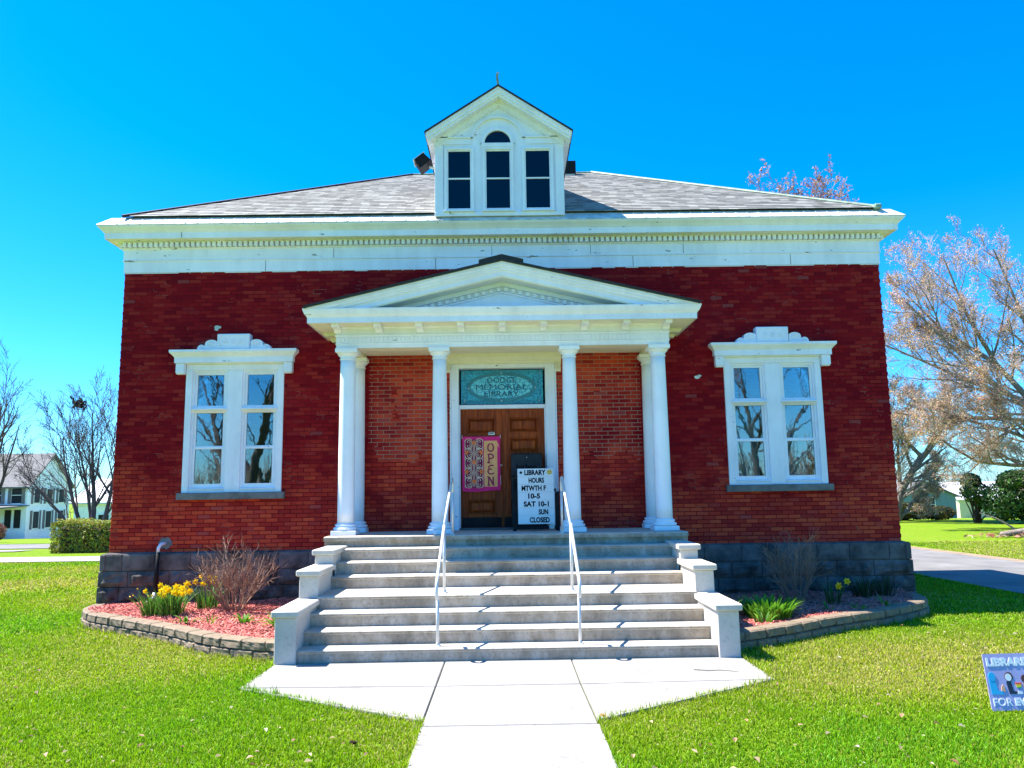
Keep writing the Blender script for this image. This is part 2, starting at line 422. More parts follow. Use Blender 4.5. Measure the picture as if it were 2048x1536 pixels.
strip('side_street', ([(-90, 22.5), (-8, 20)], [(-90, 33), (-8, 29)]), M['asphalt'], .010, 40)
strip('street_pavement', ([(-90, 18.8), (-19, 17.2)], [(-90, 20.4), (-19, 18.6)]), M['path'], .012, 40)
strip('bare_earth', ([(-10.4, 8.6), (-8.0, 8.2)], [(-9.9, 10.6), (-7.7, 10.2)]), M['dirt'], .004, 8)

# ------------------------------------------------------------------ front path of concrete slabs
path = thing('front_path', (0, -6, 0), None, None); path['kind'] = 'structure'
def slab(poly, z=.014):
    b = MB(); c = np.mean(poly, 0)
    inn = [(p[0] + (c[0] - p[0]) * .008, p[1] + (c[1] - p[1]) * .008) for p in poly]
    n = len(poly); vs = [(p[0], p[1], -.06) for p in poly] + [(p[0], p[1], z - .008) for p in poly] + [(p[0], p[1], z) for p in inn]
    fs = [(i, (i + 1) % n, n + (i + 1) % n, n + i) for i in range(n)] + [(n + i, n + (i + 1) % n, 2 * n + (i + 1) % n, 2 * n + i) for i in range(n)] + [tuple(2 * n + i for i in range(n))]
    b.add(vs, fs); b.fix = True; b.build('slab', M['path'], path)
g = .006
slab([(-2.66, -4.10), (-2.70, -5.16), (-.72 - g, -5.22), (-.72 - g, -4.10)][::-1])
slab([(-.72 + g, -4.10), (-.72 + g, -5.22), (.73 - g, -5.22), (.73 - g, -4.10)][::-1])
slab([(.73 + g, -4.10), (.73 + g, -5.22), (2.70, -5.16), (2.68, -4.10)][::-1])
slab([(-2.68, -5.19), (-.72 - g, -6.40), (-.72 - g, -5.24)])
slab([(-.72 + g, -5.24), (-.72 + g, -6.56), (.75 - g, -6.56), (.73 - g, -5.24)][::-1])
slab([(.73 + g, -5.24), (.75 + g, -6.46), (2.66, -5.18)][::-1])
for y in (-6.58, -8.1, -9.62, -11.14, -12.66, -14.18):
    slab([(-.72, y), (-.71, y - 1.5), (.77, y - 1.5), (.76, y)][::-1])

# ------------------------------------------------------------------ library building
lib = thing('library_building', (0, 0, 0), 'red brick library with white cornice, hipped shingle roof, dormer and columned porch', 'building')
WX = 6.68
OPEN = [(-5.50, -3.83, 1.98, 4.20), (3.81, 5.48, 1.98, 4.20), (-.93, .89, .9, 4.12)]
# carcass walls behind the brick face
b = MB()
b.box(-WX + .01, -5.50, .005, .30, 0, 6.6); b.box(-3.83, -.93, .005, .30, 0, 6.6); b.box(.89, 3.81, .005, .30, 0, 6.6); b.box(5.48, WX - .01, .005, .30, 0, 6.6)
for x0, x1, z0, z1 in OPEN[:2]: b.box(x0, x1, .006, .30, 0, z0 - .02); b.box(x0, x1, .006, .30, z1, 6.6)
b.box(-.93, .89, .006, .30, 4.12, 6.6); b.box(-.93, .89, .2, .30, 0, 1.0)
wall = b.build('brick_wall', M['mortar'], lib)
b = MB(); b.box(-WX, -WX + .3, .301, 5.0, 0, 6.6); b.box(WX - .3, WX, .301, 5.0, 0, 6.6); b.box(-WX, WX, 5.0, 5.3, 0, 6.6)
b.box(-4.9, -4.6, 5.301, 13, 0, 6.4); b.box(4.6, 4.9, 5.301, 13, 0, 6.4); b.box(-4.9, 4.9, 13.001, 13.3, 0, 6.4)
b.build('side_wall', M['brick'], lib)
b = MB(); b.box(-6.3, 6.3, 2.2, 2.3, .6, 6.2); b.box(-6.3, 6.3, .35, 2.2, .6, .7); b.box(-6.3, 6.3, .35, 2.2, 6.2, 6.3)
b.box(-2.6, -2.5, .31, 2.2, .7, 6.2); b.box(2.5, 2.6, .31, 2.2, .7, 6.2)
b.build('inner_room', M['interior'], lib)
# bricks: running bond, clipped at the openings
J = .0105
bricks = []
for c in range(NC):
    z0 = BZ0 + c * BH; zc = z0 + BH / 2
    holes = sorted([(o[0], o[1]) for o in OPEN if o[2] < zc < o[3]])
    segs = []; x = -WX
    for h in holes: segs.append((x, h[0])); x = h[1]
    segs.append((x, WX))
    for (sa, sb) in segs:
        k0 = math.floor((sa + WX) / BW) - 1
        xx = -WX + k0 * BW - (BW / 2 if c % 2 else 0)
        while xx < sb:
            a0, a1 = max(xx + J / 2, sa), min(xx + BW - J / 2, sb)
            if a1 - a0 > .02: bricks.append((a0, a1, z0 + J / 2, z0 + BH - J / 2))
            xx += BW
def brick_verts(L, H, ch=.004, dep=.03):
    x, z = L / 2, H / 2
    return [(-x + ch, 0, -z + ch), (x - ch, 0, -z + ch), (x - ch, 0, z - ch), (-x + ch, 0, z - ch),
            (-x, ch, -z), (x, ch, -z), (x, ch, z), (-x, ch, z), (-x, dep, -z), (x, dep, -z), (x, dep, z), (-x, dep, z)]
BF = [(0, 1, 2, 3), (4, 5, 1, 0), (5, 6, 2, 1), (6, 7, 3, 2), (7, 4, 0, 3), (8, 9, 5, 4), (9, 10, 6, 5), (10, 11, 7, 6), (11, 8, 4, 7)]
def show_rank(bk):
    x = (bk[0] + bk[1]) / 2; z = (bk[2] + bk[3]) / 2
    hid = z < 1.32 and abs(x) < 2.8
    for cx in (-2.5, -1.04, 1.05, 2.5):
        if abs(x - cx * 1.07) < .22: hid = True
    if abs(x) > 3.4 and z < 1.25: hid = True
    return (1 if hid or bk[1] - bk[0] < .15 else 0, x * x + 177 + (z - 1.92) ** 2)
order = sorted(range(len(bricks)), key=lambda i: show_rank(bricks[i]))
single = set(order[:300]); shared = {}
Vall, Fall = [], []
rb = random.Random(3)
for i, (x0, x1, z0, z1) in enumerate(bricks):
    L = round(x1 - x0, 3); H = z1 - z0; dy = rb.uniform(-.003, .002)
    if i in single:
        if L not in shared:
            q = MB(); q.add(brick_verts(L, H), BF); shared[L] = q.mesh('brick', M['brick'])
        o = bpy.data.objects.new('brick', shared[L]); col.objects.link(o); o.parent = wall
        o.location = ((x0 + x1) / 2, dy, (z0 + z1) / 2)
    else:
        n = len(Vall); cx, cz = (x0 + x1) / 2, (z0 + z1) / 2
        Vall.extend([(cx + v[0], dy + v[1], cz + v[2]) for v in brick_verts(L, H)]); Fall.extend([tuple(k + n for k in f) for f in BF])
np_mesh('brickwork', Vall, Fall, M['brick'], wall, kind='stuff')
# side quoin edge of the brick face is closed by the brick depth itself

# stone foundation: rock-faced blocks in four courses
def noise3(p, s=1.0):
    from mathutils import noise as nz
    return nz.noise(Vector(p) * s)
found = MB().box(-WX - .06, -2.0, -.07, .35, -.2, .97).box(2.0, WX + .06, -.07, .35, -.2, .97).box(-WX - .06, -WX + .3, .351, 5.3, -.2, .97).box(WX - .3, WX + .06, .351, 5.3, -.2, .97).build('foundation', M['stone'], lib)
rs = random.Random(11)
def stone(x0, x1, z0, z1, yb, front=True, top=False):
    nx_, nz_ = max(3, int((x1 - x0) / .09)), 4
    vs = []; fs = []; mrg = .022
    gxs = [x0, x0 + mrg] + [x0 + mrg + (x1 - x0 - 2 * mrg) * k / nx_ for k in range(1, nx_)] + [x1 - mrg, x1]
    gzs = [z0, z0 + mrg] + [z0 + mrg + (z1 - z0 - 2 * mrg) * k / nz_ for k in range(1, nz_)] + [z1 - mrg, z1]
    sd = rs.uniform(0, 50)
    for j, z in enumerate(gzs):
        for i, x in enumerate(gxs):
            edge = i in (0, len(gxs) - 1) or j in (0, len(gzs) - 1)
            e2 = i in (1, len(gxs) - 2) or j in (1, len(gzs) - 2)
            d = 0 if edge else (.008 if e2 else .024 + .050 * (noise3((x + sd, z, 0), 5.5) + .35) + .020 * noise3((x, z, sd), 16))
            if top and not edge: d = min(d, .010 + .006 * noise3((x, z, sd), 9))
            vs.append((x, yb - d, z))
    w = len(gxs)
    for j in range(len(gzs) - 1):
        for i in range(w - 1): fs.append((j * w + i, j * w + i + 1, (j + 1) * w + i + 1, (j + 1) * w + i))
    # returns so the block has thickness
    q = MB(); q.add(vs, fs); n = len(q.v)
    q.add([(x0, yb, z0), (x1, yb, z0), (x1, yb, z1), (x0, yb, z1), (x0, yb + .12, z0), (x1, yb + .12, z0), (x1, yb + .12, z1), (x0, yb + .12, z1)],
          [(4, 5, 1, 0), (5, 6, 2, 1), (6, 7, 3, 2), (7, 4, 0, 3)])
    return q.build('stone_block', M['stone'], found)
zc = [-.06, .20, .455, .71, .985]
for k in range(4):
    batter = (.125, .115, .105, .09)[k]
    for sx in (-1, 1):
        x = WX + batter; lst = []
        while x > 2.55:
            w = rs.uniform(.46, .82) if not (x == WX + batter and k % 2) else .36
            lst.append((max(x - w, 2.5), x)); x -= w
        for a, c in lst:
            x0, x1 = (a + .005, c - .005) if sx > 0 else (-c + .005, -a - .005)
            stone(x0, x1, zc[k] + .005, zc[k + 1] - .005, -batter, top=(k == 3))
# sloped cap of the top course
b = MB(); b.ring([(.09, .978), (.088, .986), (.0, 1.012)], -WX, WX, 0, 5.3, 'flr'); b.build('water_table', M['stone'], lib)
b = MB()
for sx in (-1, 1):
    for k in range(4):
        x = sx * (WX + (.125, .115, .105, .09)[k]); y = -.12
        n_ = 0
        while y < 5.2:
            w = rs.uniform(.5, .8); x_in = sx * (WX + .0)
            b.box(min(x, x_in), max(x, x_in), y, min(y + w - .01, 5.3), zc[k] + .005, zc[k + 1] - .005, .012); y += w
b.build('side_stonework', M['stone'], found, kind='stuff')

# main cornice
b = MB()
b.ring([(.012, 5.845), (.014, 6.045), (.034, 6.05), (.034, 6.062), (.022, 6.075), (.024, 6.255), (.048, 6.268), (.050, 6.284), (.026, 6.285), (.026, 6.374), (.085, 6.375), (.085, 6.392),
        (.245, 6.396), (.25, 6.385), (.255, 6.39), (.262, 6.495), (.275, 6.50), (.280, 6.51), (.300, 6.535), (.338, 6.572), (.352, 6.592), (.352, 6.604)], -WX, WX, 0, 5.3)
b.box(-WX + .0, WX, 0.0, .2, 5.83, 5.846)
corn = b.build('cornice', M['peel'], lib)
sof = MB().ring([(.09, 6.3945), (.243, 6.3945)], -WX, WX, 0, 5.3).build('soffit', M['cream'], corn)
dm = MB().box(-.029, .029, -.112, -.02, 6.287, 6.373, .004).mesh('dentil', M['white'])
nd = int(2 * (WX + .06) / .0925)
for i in range(nd):
    x = -(WX + .03) + (i + .5) * 2 * (WX + .03) / nd
    o = bpy.data.objects.new('dentil', dm); col.objects.link(o); o.parent = corn; o.location = (x, 0, 0)
for sx in (-1, 1):
    b = MB()
    for i in range(50): y = -.02 + i * .0925; x = sx * (WX + .086); b.box(min(x - .026, x + .026), x + .026, y, y + .058, 6.29, 6.372)
    b.build('side_dentils', M['white'], corn, kind='stuff')
q = MB()
for i, (x, z0, z1) in enumerate(((-3.0, 6.08, 6.25), (-5.6, 6.4, 6.49), (1.55, 6.08, 6.25), (3.2, 6.08, 6.25), (-.2, 6.08, 6.25), (2.3, 5.85, 6.04), (-1.2, 5.85, 6.04), (5.1, 5.85, 6.04), (-4.2, 5.85, 6.04))): q.box(x, x + .007, (-.0255 if z0 > 6.05 else -.0165) if z0 < 6.3 else -.264, 0, z0, z1)
q.build('board_joint', M['dark_roof'], corn)
# metal gutter apron with standing seams
EY, EZ = -.40, 6.80
b = MB(); b.ring([(.352, 6.6045), (.362, 6.606), (.362, 6.616), (.185, EZ - .012), (.10, EZ - .012)], -WX, WX, -.0, 5.3)
apron = b.build('gutter_apron', M['metal_apron'], lib)
b = MB()
for i in range(68):
    x = -6.7 + i * .2 + rs.uniform(-.01, .01); b.add([(x, -.36, 6.617), (x + .012, -.36, 6.617), (x + .012, -.185, EZ - .012), (x, -.185, EZ - .012), (x, -.36, 6.627), (x + .012, -.36, 6.627), (x + .012, -.185, EZ - .002), (x, -.185, EZ - .002)],
        [(4, 5, 6, 7), (0, 1, 5, 4), (1, 2, 6, 5), (3, 0, 4, 7)])
b.build('seam', M['metal_apron'], apron, kind='stuff')

# hipped roof; slates as pieces
RX, RY0, PT = 6.62, -.22, .583
RT = 4.50; RIDGE_Z = EZ + PT * RT
def roofz(y): return EZ + PT * (y - RY0)
b = MB(); yb_ = 5.45
A = (-RX, RY0, EZ - .02); B = (RX, RY0, EZ - .02); Cc = (RX, yb_, EZ - .02); D = (-RX, yb_, EZ - .02)
E1 = (-RX + RT, RY0 + RT, RIDGE_Z - .02); E2 = (RX - RT, RY0 + RT, RIDGE_Z - .02)
b.add([A, B, Cc, D, E1, E2], [(0, 1, 5, 4), (1, 2, 5), (2, 3, 4, 5), (3, 0, 4)])
b.add([(-5.3, 4.6, 6.5), (5.3, 4.6, 6.5), (5.3, 13.7, 6.5), (-5.3, 13.7, 6.5), (0, 5.5, 9.2), (0, 10, 9.2)], [(0, 1, 4), (1, 2, 5, 4), (2, 3, 5), (3, 0, 4, 5)])
def slate_mat():
    m, nt, bs = new_mat('roof_shingle')
    oi = nt.nodes.new('ShaderNodeNewGeometry'); rn = oi.outputs['Random Per Island']
    c = ramp(nt, rn, [(0, (.13, .128, .118)), (.5, (.215, .211, .197)), (1, (.31, .305, .285))])
    c = mixc(nt, .5, c, mixc(nt, 1.0, c, ramp(nt, noise(nt, 1.1, 6), [(.3, (.72, .7, .68)), (.6, (1, 1, 1))]), 'MULTIPLY'))
    nt.links.new(c, bs.inputs['Base Color']); bs.inputs['Roughness'].default_value = .8; bump(nt, bs, noise(nt, 70, 4), .3, .004); return m
M['shingle'] = slate_mat()
roof = b.build('roof', M['shingle'], lib)
un = Vector((0, -PT, 1)).normalized(); ud = Vector((0, 1, PT)).normalized()
SL = RT * math.hypot(1, PT); EXP = .165; SW = .17
nrow = int(SL / EXP)
tiles = []
for r_ in range(nrow):
    s0 = r_ * EXP - .01; y = RY0 + s0 / math.hypot(1, PT)
    half = RX - (y - RY0) - .05
    x = -half - (SW / 2 if r_ % 2 else 0) + rs.uniform(-.1, .1)
    while x < half:
        x0, x1 = max(x + .0015, -half), min(x + SW - .0015, half)
        if x1 - x0 > .05 and not (abs((x0 + x1) / 2) < 1.0 and r_ < nrow - 3): tiles.append((x0, x1, s0, r_))
        x += SW
def tile_verts(L, ln=EXP * 1.25, th=.011):
    vs = []
    for (u, s_, h) in ((0, 0, .005), (L, 0, .005), (L, ln, -.002), (0, ln, -.002), (0, 0, .005 + th), (L, 0, .005 + th), (L, ln, .004), (0, ln, .004)):
        p = ud * s_ + un * h; vs.append((u - L / 2, p.y, p.z))
    return vs
TF = [(4, 5, 6, 7), (0, 1, 5, 4), (1, 2, 6, 5), (3, 0, 4, 7)]
tm = {}; V2, F2 = [], []; cnt = 0
for (x0, x1, s0, r_) in tiles:
    L = round(x1 - x0, 3); base = Vector(((x0 + x1) / 2, RY0, EZ)) + ud * s0 + un * rs.uniform(-.001, .0015)
    if cnt < 0:
        cnt += 1
        if L not in tm: q = MB(); q.add(tile_verts(L), TF); tm[L] = q.mesh('shingle', M['shingle'])
        o = bpy.data.objects.new('shingle', tm[L]); col.objects.link(o); o.parent = roof; o.location = base
    else:
        n = len(V2); tw = rs.uniform(-.0005, .0005)
        V2.extend([(base.x + v[0], base.y + v[1], base.z + v[2] + (tw if v[0] > 0 else -tw)) for v in tile_verts(L)]); F2.extend([tuple(k + n for k in f) for f in TF])
np_mesh('shingles', V2, F2, M['shingle'], roof, kind='stuff')
# hip rolls
for sx, nm in ((-1, 'dark_roof'), (1, 'copper')):
    P0 = Vector((sx * (RX + .03), RY0 - .03, EZ + .0)); P1 = Vector((sx * (RX - RT), RY0 + RT, RIDGE_Z + .02))
    b = MB(); b.tube([P0, P0.lerp(P1, .3), P1], .035 if sx > 0 else .028, 8); b.build('hip_roll', M[nm], roof)
    if sx > 0: b = MB(); b.box(P0.x - .10, P0.x + .03, P0.y - .04, P0.y + .1, P0.z - .03, P0.z + .06, .02); b.build('hip_end', M['copper'], roof)
b = MB(); b.tube([(-RX + RT, RY0 + RT, RIDGE_Z + .01), (RX - RT, RY0 + RT, RIDGE_Z + .01)], .035, 8); b.build('ridge_roll', M['copper'], roof)

# ------------------------------------------------------------------ main windows
def frame_box(b, x0, x1, z0, z1, t, y0, y1, bev=.0, tb=None, tt=None):
    tb = t if tb is None else tb; tt = t if tt is None else tt
    b.box(x0, x0 + t, y0, y1, z0, z1, bev); b.box(x1 - t, x1, y0, y1, z0, z1, bev)
    b.box(x0 + t, x1 - t, y0 + .001, y1, z0, z0 + tb, bev); b.box(x0 + t, x1 - t, y0 + .001, y1, z1 - tt, z1, bev)
M['blind'] = simple('blind_slat', (.52, .76, .92), .5, .08, 3)  # white slats tinted blue, sky reflection put into the colour; curtain shares it
M['curtain'] = simple('pale_paper', (.35, .40, .38), .8, .2, 3)
def window(cx, right):
    b = MB(); X = lambda u: cx + u
    # casing, mullion, head, bottom rail
    b.box(X(-.845), X(-.735), -.022, .16, 1.985, 4.19, .006); b.box(X(.735), X(.845), -.022, .16, 1.985, 4.19, .006)
    b.box(X(-.735), X(.735), -.021, .16, 4.085, 4.19, .006)
    b.box(X(-.13), X(.13), -.012, .16, 1.986, 4.085, .008)
    b.box(X(-.735), X(-.13), -.004, .16, 1.986, 2.035); b.box(X(.13), X(.735), -.004, .16, 1.986, 2.035)
    w = b.build('window', M['white'], lib)
    w['label'] = ('right' if right else 'left') + ' tall white window of the facade, ' + ('blinds in its upper panes' if right else 'bare branches mirrored in its panes')
    for sx in (-1, 1):
        a, c = (X(-.735), X(-.13)) if sx < 0 else (X(.13), X(.735))
        # stop moulding round each light
        q = MB(); frame_box(q, a, c, 3.42, 4.085, .035, .012, .15); q.build('stop', M['white'], w)
        q = MB(); frame_box(q, a + .035, c - .035, 3.425, 4.05, .040, .035, .08, .003, tb=.05); q.build('sash', M['white'], w)
        q = MB(); q.prism([(.03, 3.345), (-.012, 3.385), (-.040, 3.40), (-.040, 3.42), (.03, 3.424)], 0, a - .012, c + .012); q.build('transom_bar', M['white'], w)
        q = MB(); frame_box(q, a, c, 2.035, 3.39, .035, .018, .15); q.build('stop', M['white'], w)
        q = MB(); frame_box(q, a + .035, c - .035, 2.735, 3.385, .038, .045, .085, .003, tb=.045); q.build('sash', M['white'], w)
        q = MB(); frame_box(q, a + .035, c - .035, 2.06, 2.765, .038, .030, .070, .003, tb=.075, tt=.040); q.build('sash', M['white'], w)
        q = MB(); q.prism([(.0, 2.035), (-.02, 2.04), (-.02, 2.055), (.03, 2.07)], 0, a + .002, c - .002); q.build('sub_sill', M['white'], w)
        for (z0, z1, y) in ((3.47, 4.015, .06), (2.775, 3.35, .066), (2.13, 2.73, .052)):
            q = MB(); q.box(a + .070, c - .070, y, y + .004, z0, z1); q.build('pane', M['glass'], w)
        if right:
            q = MB()
            for k in range(24):
                z = 3.46 + k * .024; q.add([(a + .06, .100, z), (c - .06, .100, z), (c - .06, .118, z + .016), (a + .06, .118, z + .016)], [(0, 1, 2, 3)])
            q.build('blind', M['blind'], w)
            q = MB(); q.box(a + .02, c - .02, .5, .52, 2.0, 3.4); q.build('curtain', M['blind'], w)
    # stone sill
    q = MB(); q.box(X(-.905), X(.910), -.085, .10, 1.868, 1.984, .008); q.build('sill', M['sill'], w)
    # hood: blocks, fascia, crown
    q = MB(); q.ring([(.02, 4.205), (.02, 4.305), (.03, 4.31), (.045, 4.335), (.075, 4.365), (.09, 4.385), (.09, 4.425)], X(-1.0), X(1.0), -.10, .02, 'flr')
    q.box(X(-1.0), X(1.0), -.119, .0, 4.2055, 4.215); q.add([(X(-1.09), -.19, 4.4252), (X(1.09), -.19, 4.4252), (X(1.09), .01, 4.455), (X(-1.09), .01, 4.455)], [(0, 1, 2, 3)])
    q.box(X(-.85), X(.85), -.06, .0, 4.19, 4.2065)
    hood = q.build('hood', M['white'], w)
    for sx in (-1, 1):
        q = MB(); q.box(X(sx * .925 - .075), X(sx * .925 + .075), -.10, .02, 4.035, 4.204, .006); q.box(X(sx * .925 - .065), X(sx * .925 + .065), -.085, .015, 4.015, 4.036); q.build('hood_block', M['white'], w)
    # crest: panel with carved scroll, and a scrolled shoulder on each side
    q = MB(); q.box(X(-.285), X(.275), -.15, .01, 4.43, 4.70, .010); frame_box(q, X(-.27), X(.26), 4.455, 4.685, .022, -.156, -.149)
    for t in range(3):
        ph = -.13 + t * .13
        pts = [(X(ph + (.012 + .035 * u / 14) * math.cos(u * .75 + t)), -.152, 4.565 + (.012 + .04 * u / 14) * math.sin(u * .75 + t)) for u in range(15)]
        q.tube(pts, .008, 5)
    q.build('crest', M['white'], w)
    for sx in (-1, 1):
        prof = []
        for k in range(25):
            t = k / 24; u = .29 + .34 * t
            h = .165 * math.cos(t * 1.25) ** 1.2 if t < .62 else None
            if t < .62: h = .085 + .085 * math.sqrt(max(0, 1 - ((t - .28) / .36) ** 2))
            else: h = .03 + .055 * math.sqrt(max(0, 1 - ((t - .78) / .20) ** 2)) if t < .97 else .02
            prof.append((X(sx * u), 4.43 + h))
        prof = [(X(sx * .285), 4.43)] + prof + [(X(sx * .635), 4.43)]
        q = MB(); q.prism(prof, 1, -.135, .005)
        for (uc, zc_, r0) in ((.385, 4.515, .065), (.555, 4.475, .038)):
            q.tube([(X(sx * (uc + r0 * (1 - k / 26) * math.cos(k * .55))), -.137, zc_ + r0 * (1 - k / 26) * math.sin(k * .55)) for k in range(24)], .009, 5)
        q.build('scroll', M['white'], w)
window(-4.665, False); window(4.655, True)

# ------------------------------------------------------------------ doorway
DX0, DX1 = -.80, .70; DC = -.055
b = MB()
b.box(-.93, DX0, -.03, .24, 1.293, 4.13, .006); b.box(DX1, .87, -.03, .24, 1.293, 4.13, .006); b.box(DX0, DX1, -.029, .24, 4.06, 4.13, .006)
b.box(DX0, DX1, .03, .24, 3.355, 3.425, .008)
for xx in (-.95, .872): b.box(xx, xx + .018, -.045, .02, 1.293, 4.13)
b.box(DX0 - .001, DX0 + .022, .05, .2, 1.3, 3.355); b.box(DX1 - .022, DX1 + .001, .05, .2, 1.3, 3.355)
door_frame = b.build('door_frame', M['white'], lib)
MB().box(DX0, DX1, .045, .25, 1.294, 1.325, .004).build('threshold', M['sill'], door_frame)
q = MB(); q.prism([(.0, 4.125), (-.07, 4.13), (-.075, 4.17), (-.10, 4.19), (-.13, 4.235), (-.13, 4.30), (0, 4.30)], 0, -1.03, .98); q.build('door_hood', M['cream'], lib)
for cx in (-.985, .925):
    q = MB(); q.prism([(0, 3.985), (-.03, 3.99), (-.05, 4.03), (-.045, 4.06), (-.085, 4.10), (-.09, 4.128), (0, 4.128)], 0, cx - .05, cx + .05)
    for k in range(-1, 2): q.tube([(cx + k * .03, -.062 + .0 * k, 4.02), (cx + k * .03, -.075, 4.07), (cx + k * .03, -.094, 4.11)], .012, 5)
    q.build('console', M['cream'], lib)
def door_leaf(x0, x1, panels, kick):
    b = MB(); b.box(x0, x1, .140, .175, 1.328, 3.352, .004); d = b.build('door', M['wood'], lib)
    stile = .115
    zs = [3.352] + [v for p in panels for v in (p[1], p[0])] + [1.328]
    q = MB(); q.box(x0, x0 + stile, .092, .1395, 1.328, 3.352, .004); q.box(x1 - stile, x1, .092, .1395, 1.328, 3.352, .004)
    for k in range(0, len(zs), 2):
        if zs[k] - zs[k + 1] > .005: q.box(x0 + stile, x1 - stile, .093, .1395, zs[k + 1], zs[k], .004)
    q.build('rail', M['wood'], d)
    for (z0, z1) in panels:
        q = MB(); frame_box(q, x0 + stile, x1 - stile, z0, z1, .022, .080, .139, .008)
        q.build('panel_moulding', M['wood'], d)
        a, c = x0 + stile + .022, x1 - stile - .022; e, f_ = z0 + .022, z1 - .022; i = min(.045, (f_ - e) * .3)
        q = MB(); q.add([(a, .137, e), (c, .137, e), (c, .137, f_), (a, .137, f_), (a + i, .104, e + i), (c - i, .104, e + i), (c - i, .104, f_ - i), (a + i, .104, f_ - i)],
                        [(4, 5, 6, 7), (0, 1, 5, 4), (1, 2, 6, 5), (2, 3, 7, 6), (3, 0, 4, 7)]); q.build('panel', M['wood'], d)
    if kick: q = MB(); q.box(x0 + .02, x1 - .02, .084, .0915, 1.335, 1.50, .002); q.build('kick_plate', M['black'], d)
    return d
L = door_leaf(-.778, -.062, [(2.93, 3.20), (2.49, 2.72), (1.98, 2.30), (1.56, 1.80)], True)
L['label'] = 'left leaf of the varnished double door, behind the open banner'
Rr = door_leaf(-.052, .678, [(2.95, 3.20), (2.60, 2.85), (2.17, 2.42), (1.90, 2.08), (1.56, 1.80)], True)
Rr['label'] = 'right leaf of the varnished double door, with the book return'
MB().tube([(-.095, .085, 2.05), (-.095, .05, 2.05), (-.095, .05, 2.2), (-.095, .085, 2.2)], .010, 6).build('handle', M['steel'], L)
MB().lathe([(.0, 2.36), (.018, 2.365), (.024, 2.38), (.018, 2.395), (.0, 2.40)], -.085, .075, 10).build('knob', M['steel'], L)
MB().box(-.064, -.050, .084, .094, 1.33, 3.35, .002).build('astragal', M['wood'], Rr)
# leaded transom light with lettering
m_, nt_, bs_ = new_mat('leaded_glass')
vo = N(nt_, 'ShaderNodeTexVoronoi', Scale=17.0); vo.feature = 'DISTANCE_TO_EDGE'; P_ = pos(nt_); nt_.links.new(P_, vo.inputs['Vector'])
vc = N(nt_, 'ShaderNodeTexVoronoi', Scale=17.0); nt_.links.new(P_, vc.inputs['Vector'])
cc = mixc(nt_, .6, (.12, .48, .54), ramp(nt_, vc.outputs['Color'], [(.2, (.07, .38, .48)), (.8, (.20, .62, .60))]))
cc = mixc(nt_, math_(nt_, 'LESS_THAN', vo.outputs['Distance'], .045), cc, (.02, .10, .13))
nt_.links.new(cc, bs_.inputs['Base Color']); bs_.inputs['Roughness'].default_value = .12; bs_.inputs['Specular IOR Level'].default_value = .8
bump(nt_, bs_, vo.outputs['Distance'], .25, .004); M['leaded'] = m_
M['lead'] = simple('lead_teal', (.035, .21, .28), .4, .1, 4); M['glass_letter'] = simple('letter_teal', (.008, .075, .11), .4, .1, 4); M['clear_piece'] = simple('pale_glass_piece', (.25, .45, .48), .15, .3, 30)
M['border_glass'] = simple('border_glass', (.05, .36, .47), .15, .35, 25)
tr_ = MB().box(-.765, .665, .115, .123, 3.445, 4.04).build('transom_light', M['border_glass'], door_frame)
zc_ = 3.742
el = lambda rx, rz, y, n=48: [(DC + rx * math.cos(2 * math.pi * k / n), y, zc_ + rz * math.sin(2 * math.pi * k / n)) for k in range(n)]
q = MB(); q.prism([(p[0], p[2]) for p in el(.60, .255, 0)], 1, .108, .116); q.build('glass_border', M['lead'], tr_)
q = MB(); q.prism([(p[0], p[2]) for p in el(.545, .205, 0)], 1, .1045, .110); q.build('glass_oval', M['leaded'], tr_)
q = MB()
for rx, rz in ((.60, .255), (.545, .205)): q.tube(el(rx, rz, .106), .005, 4, closed=True)
for x in (-.70, -.665, .565, .60): q.tube([(x, .112, 3.45), (x, .112, 4.035)], .004, 4)
for k in range(30):
    x = -.745 + k * 1.39 / 29
    for z, s_ in ((4.03, -1), (3.455, 1)): q.tube([(x - .022, .112, z), (x, .112, z + s_ * .055), (x + .022, .112, z)], .0035, 4)
q.build('leading', M['lead'], tr_)
q = MB()
for x, z in ((-.63, 3.72), (.53, 3.73), (-.05, 3.735), (-.06, 3.99), (-.06, 3.50), (-.7, 3.5), (.6, 3.5), (-.72, 3.98), (.62, 3.98)): q.prism([(x - .018, z), (x, z - .03), (x + .018, z), (x, z + .03)], 1, .101, .107)
q.build('glass_jewel', M['clear_piece'], tr_)
text('lettering', 'DODGE', (DC, .103, 3.862), .1, M['glass_letter'], tr_, .001, .004, wide=.50, tall=.095)
text('lettering', 'MEMORIAL', (DC, .103, 3.740), .1, M['glass_letter'], tr_, .0, .004, wide=.90, tall=.095)
text('lettering', 'LIBRARY', (DC, .103, 3.620), .1, M['glass_letter'], tr_, .001, .004, wide=.60, tall=.09)

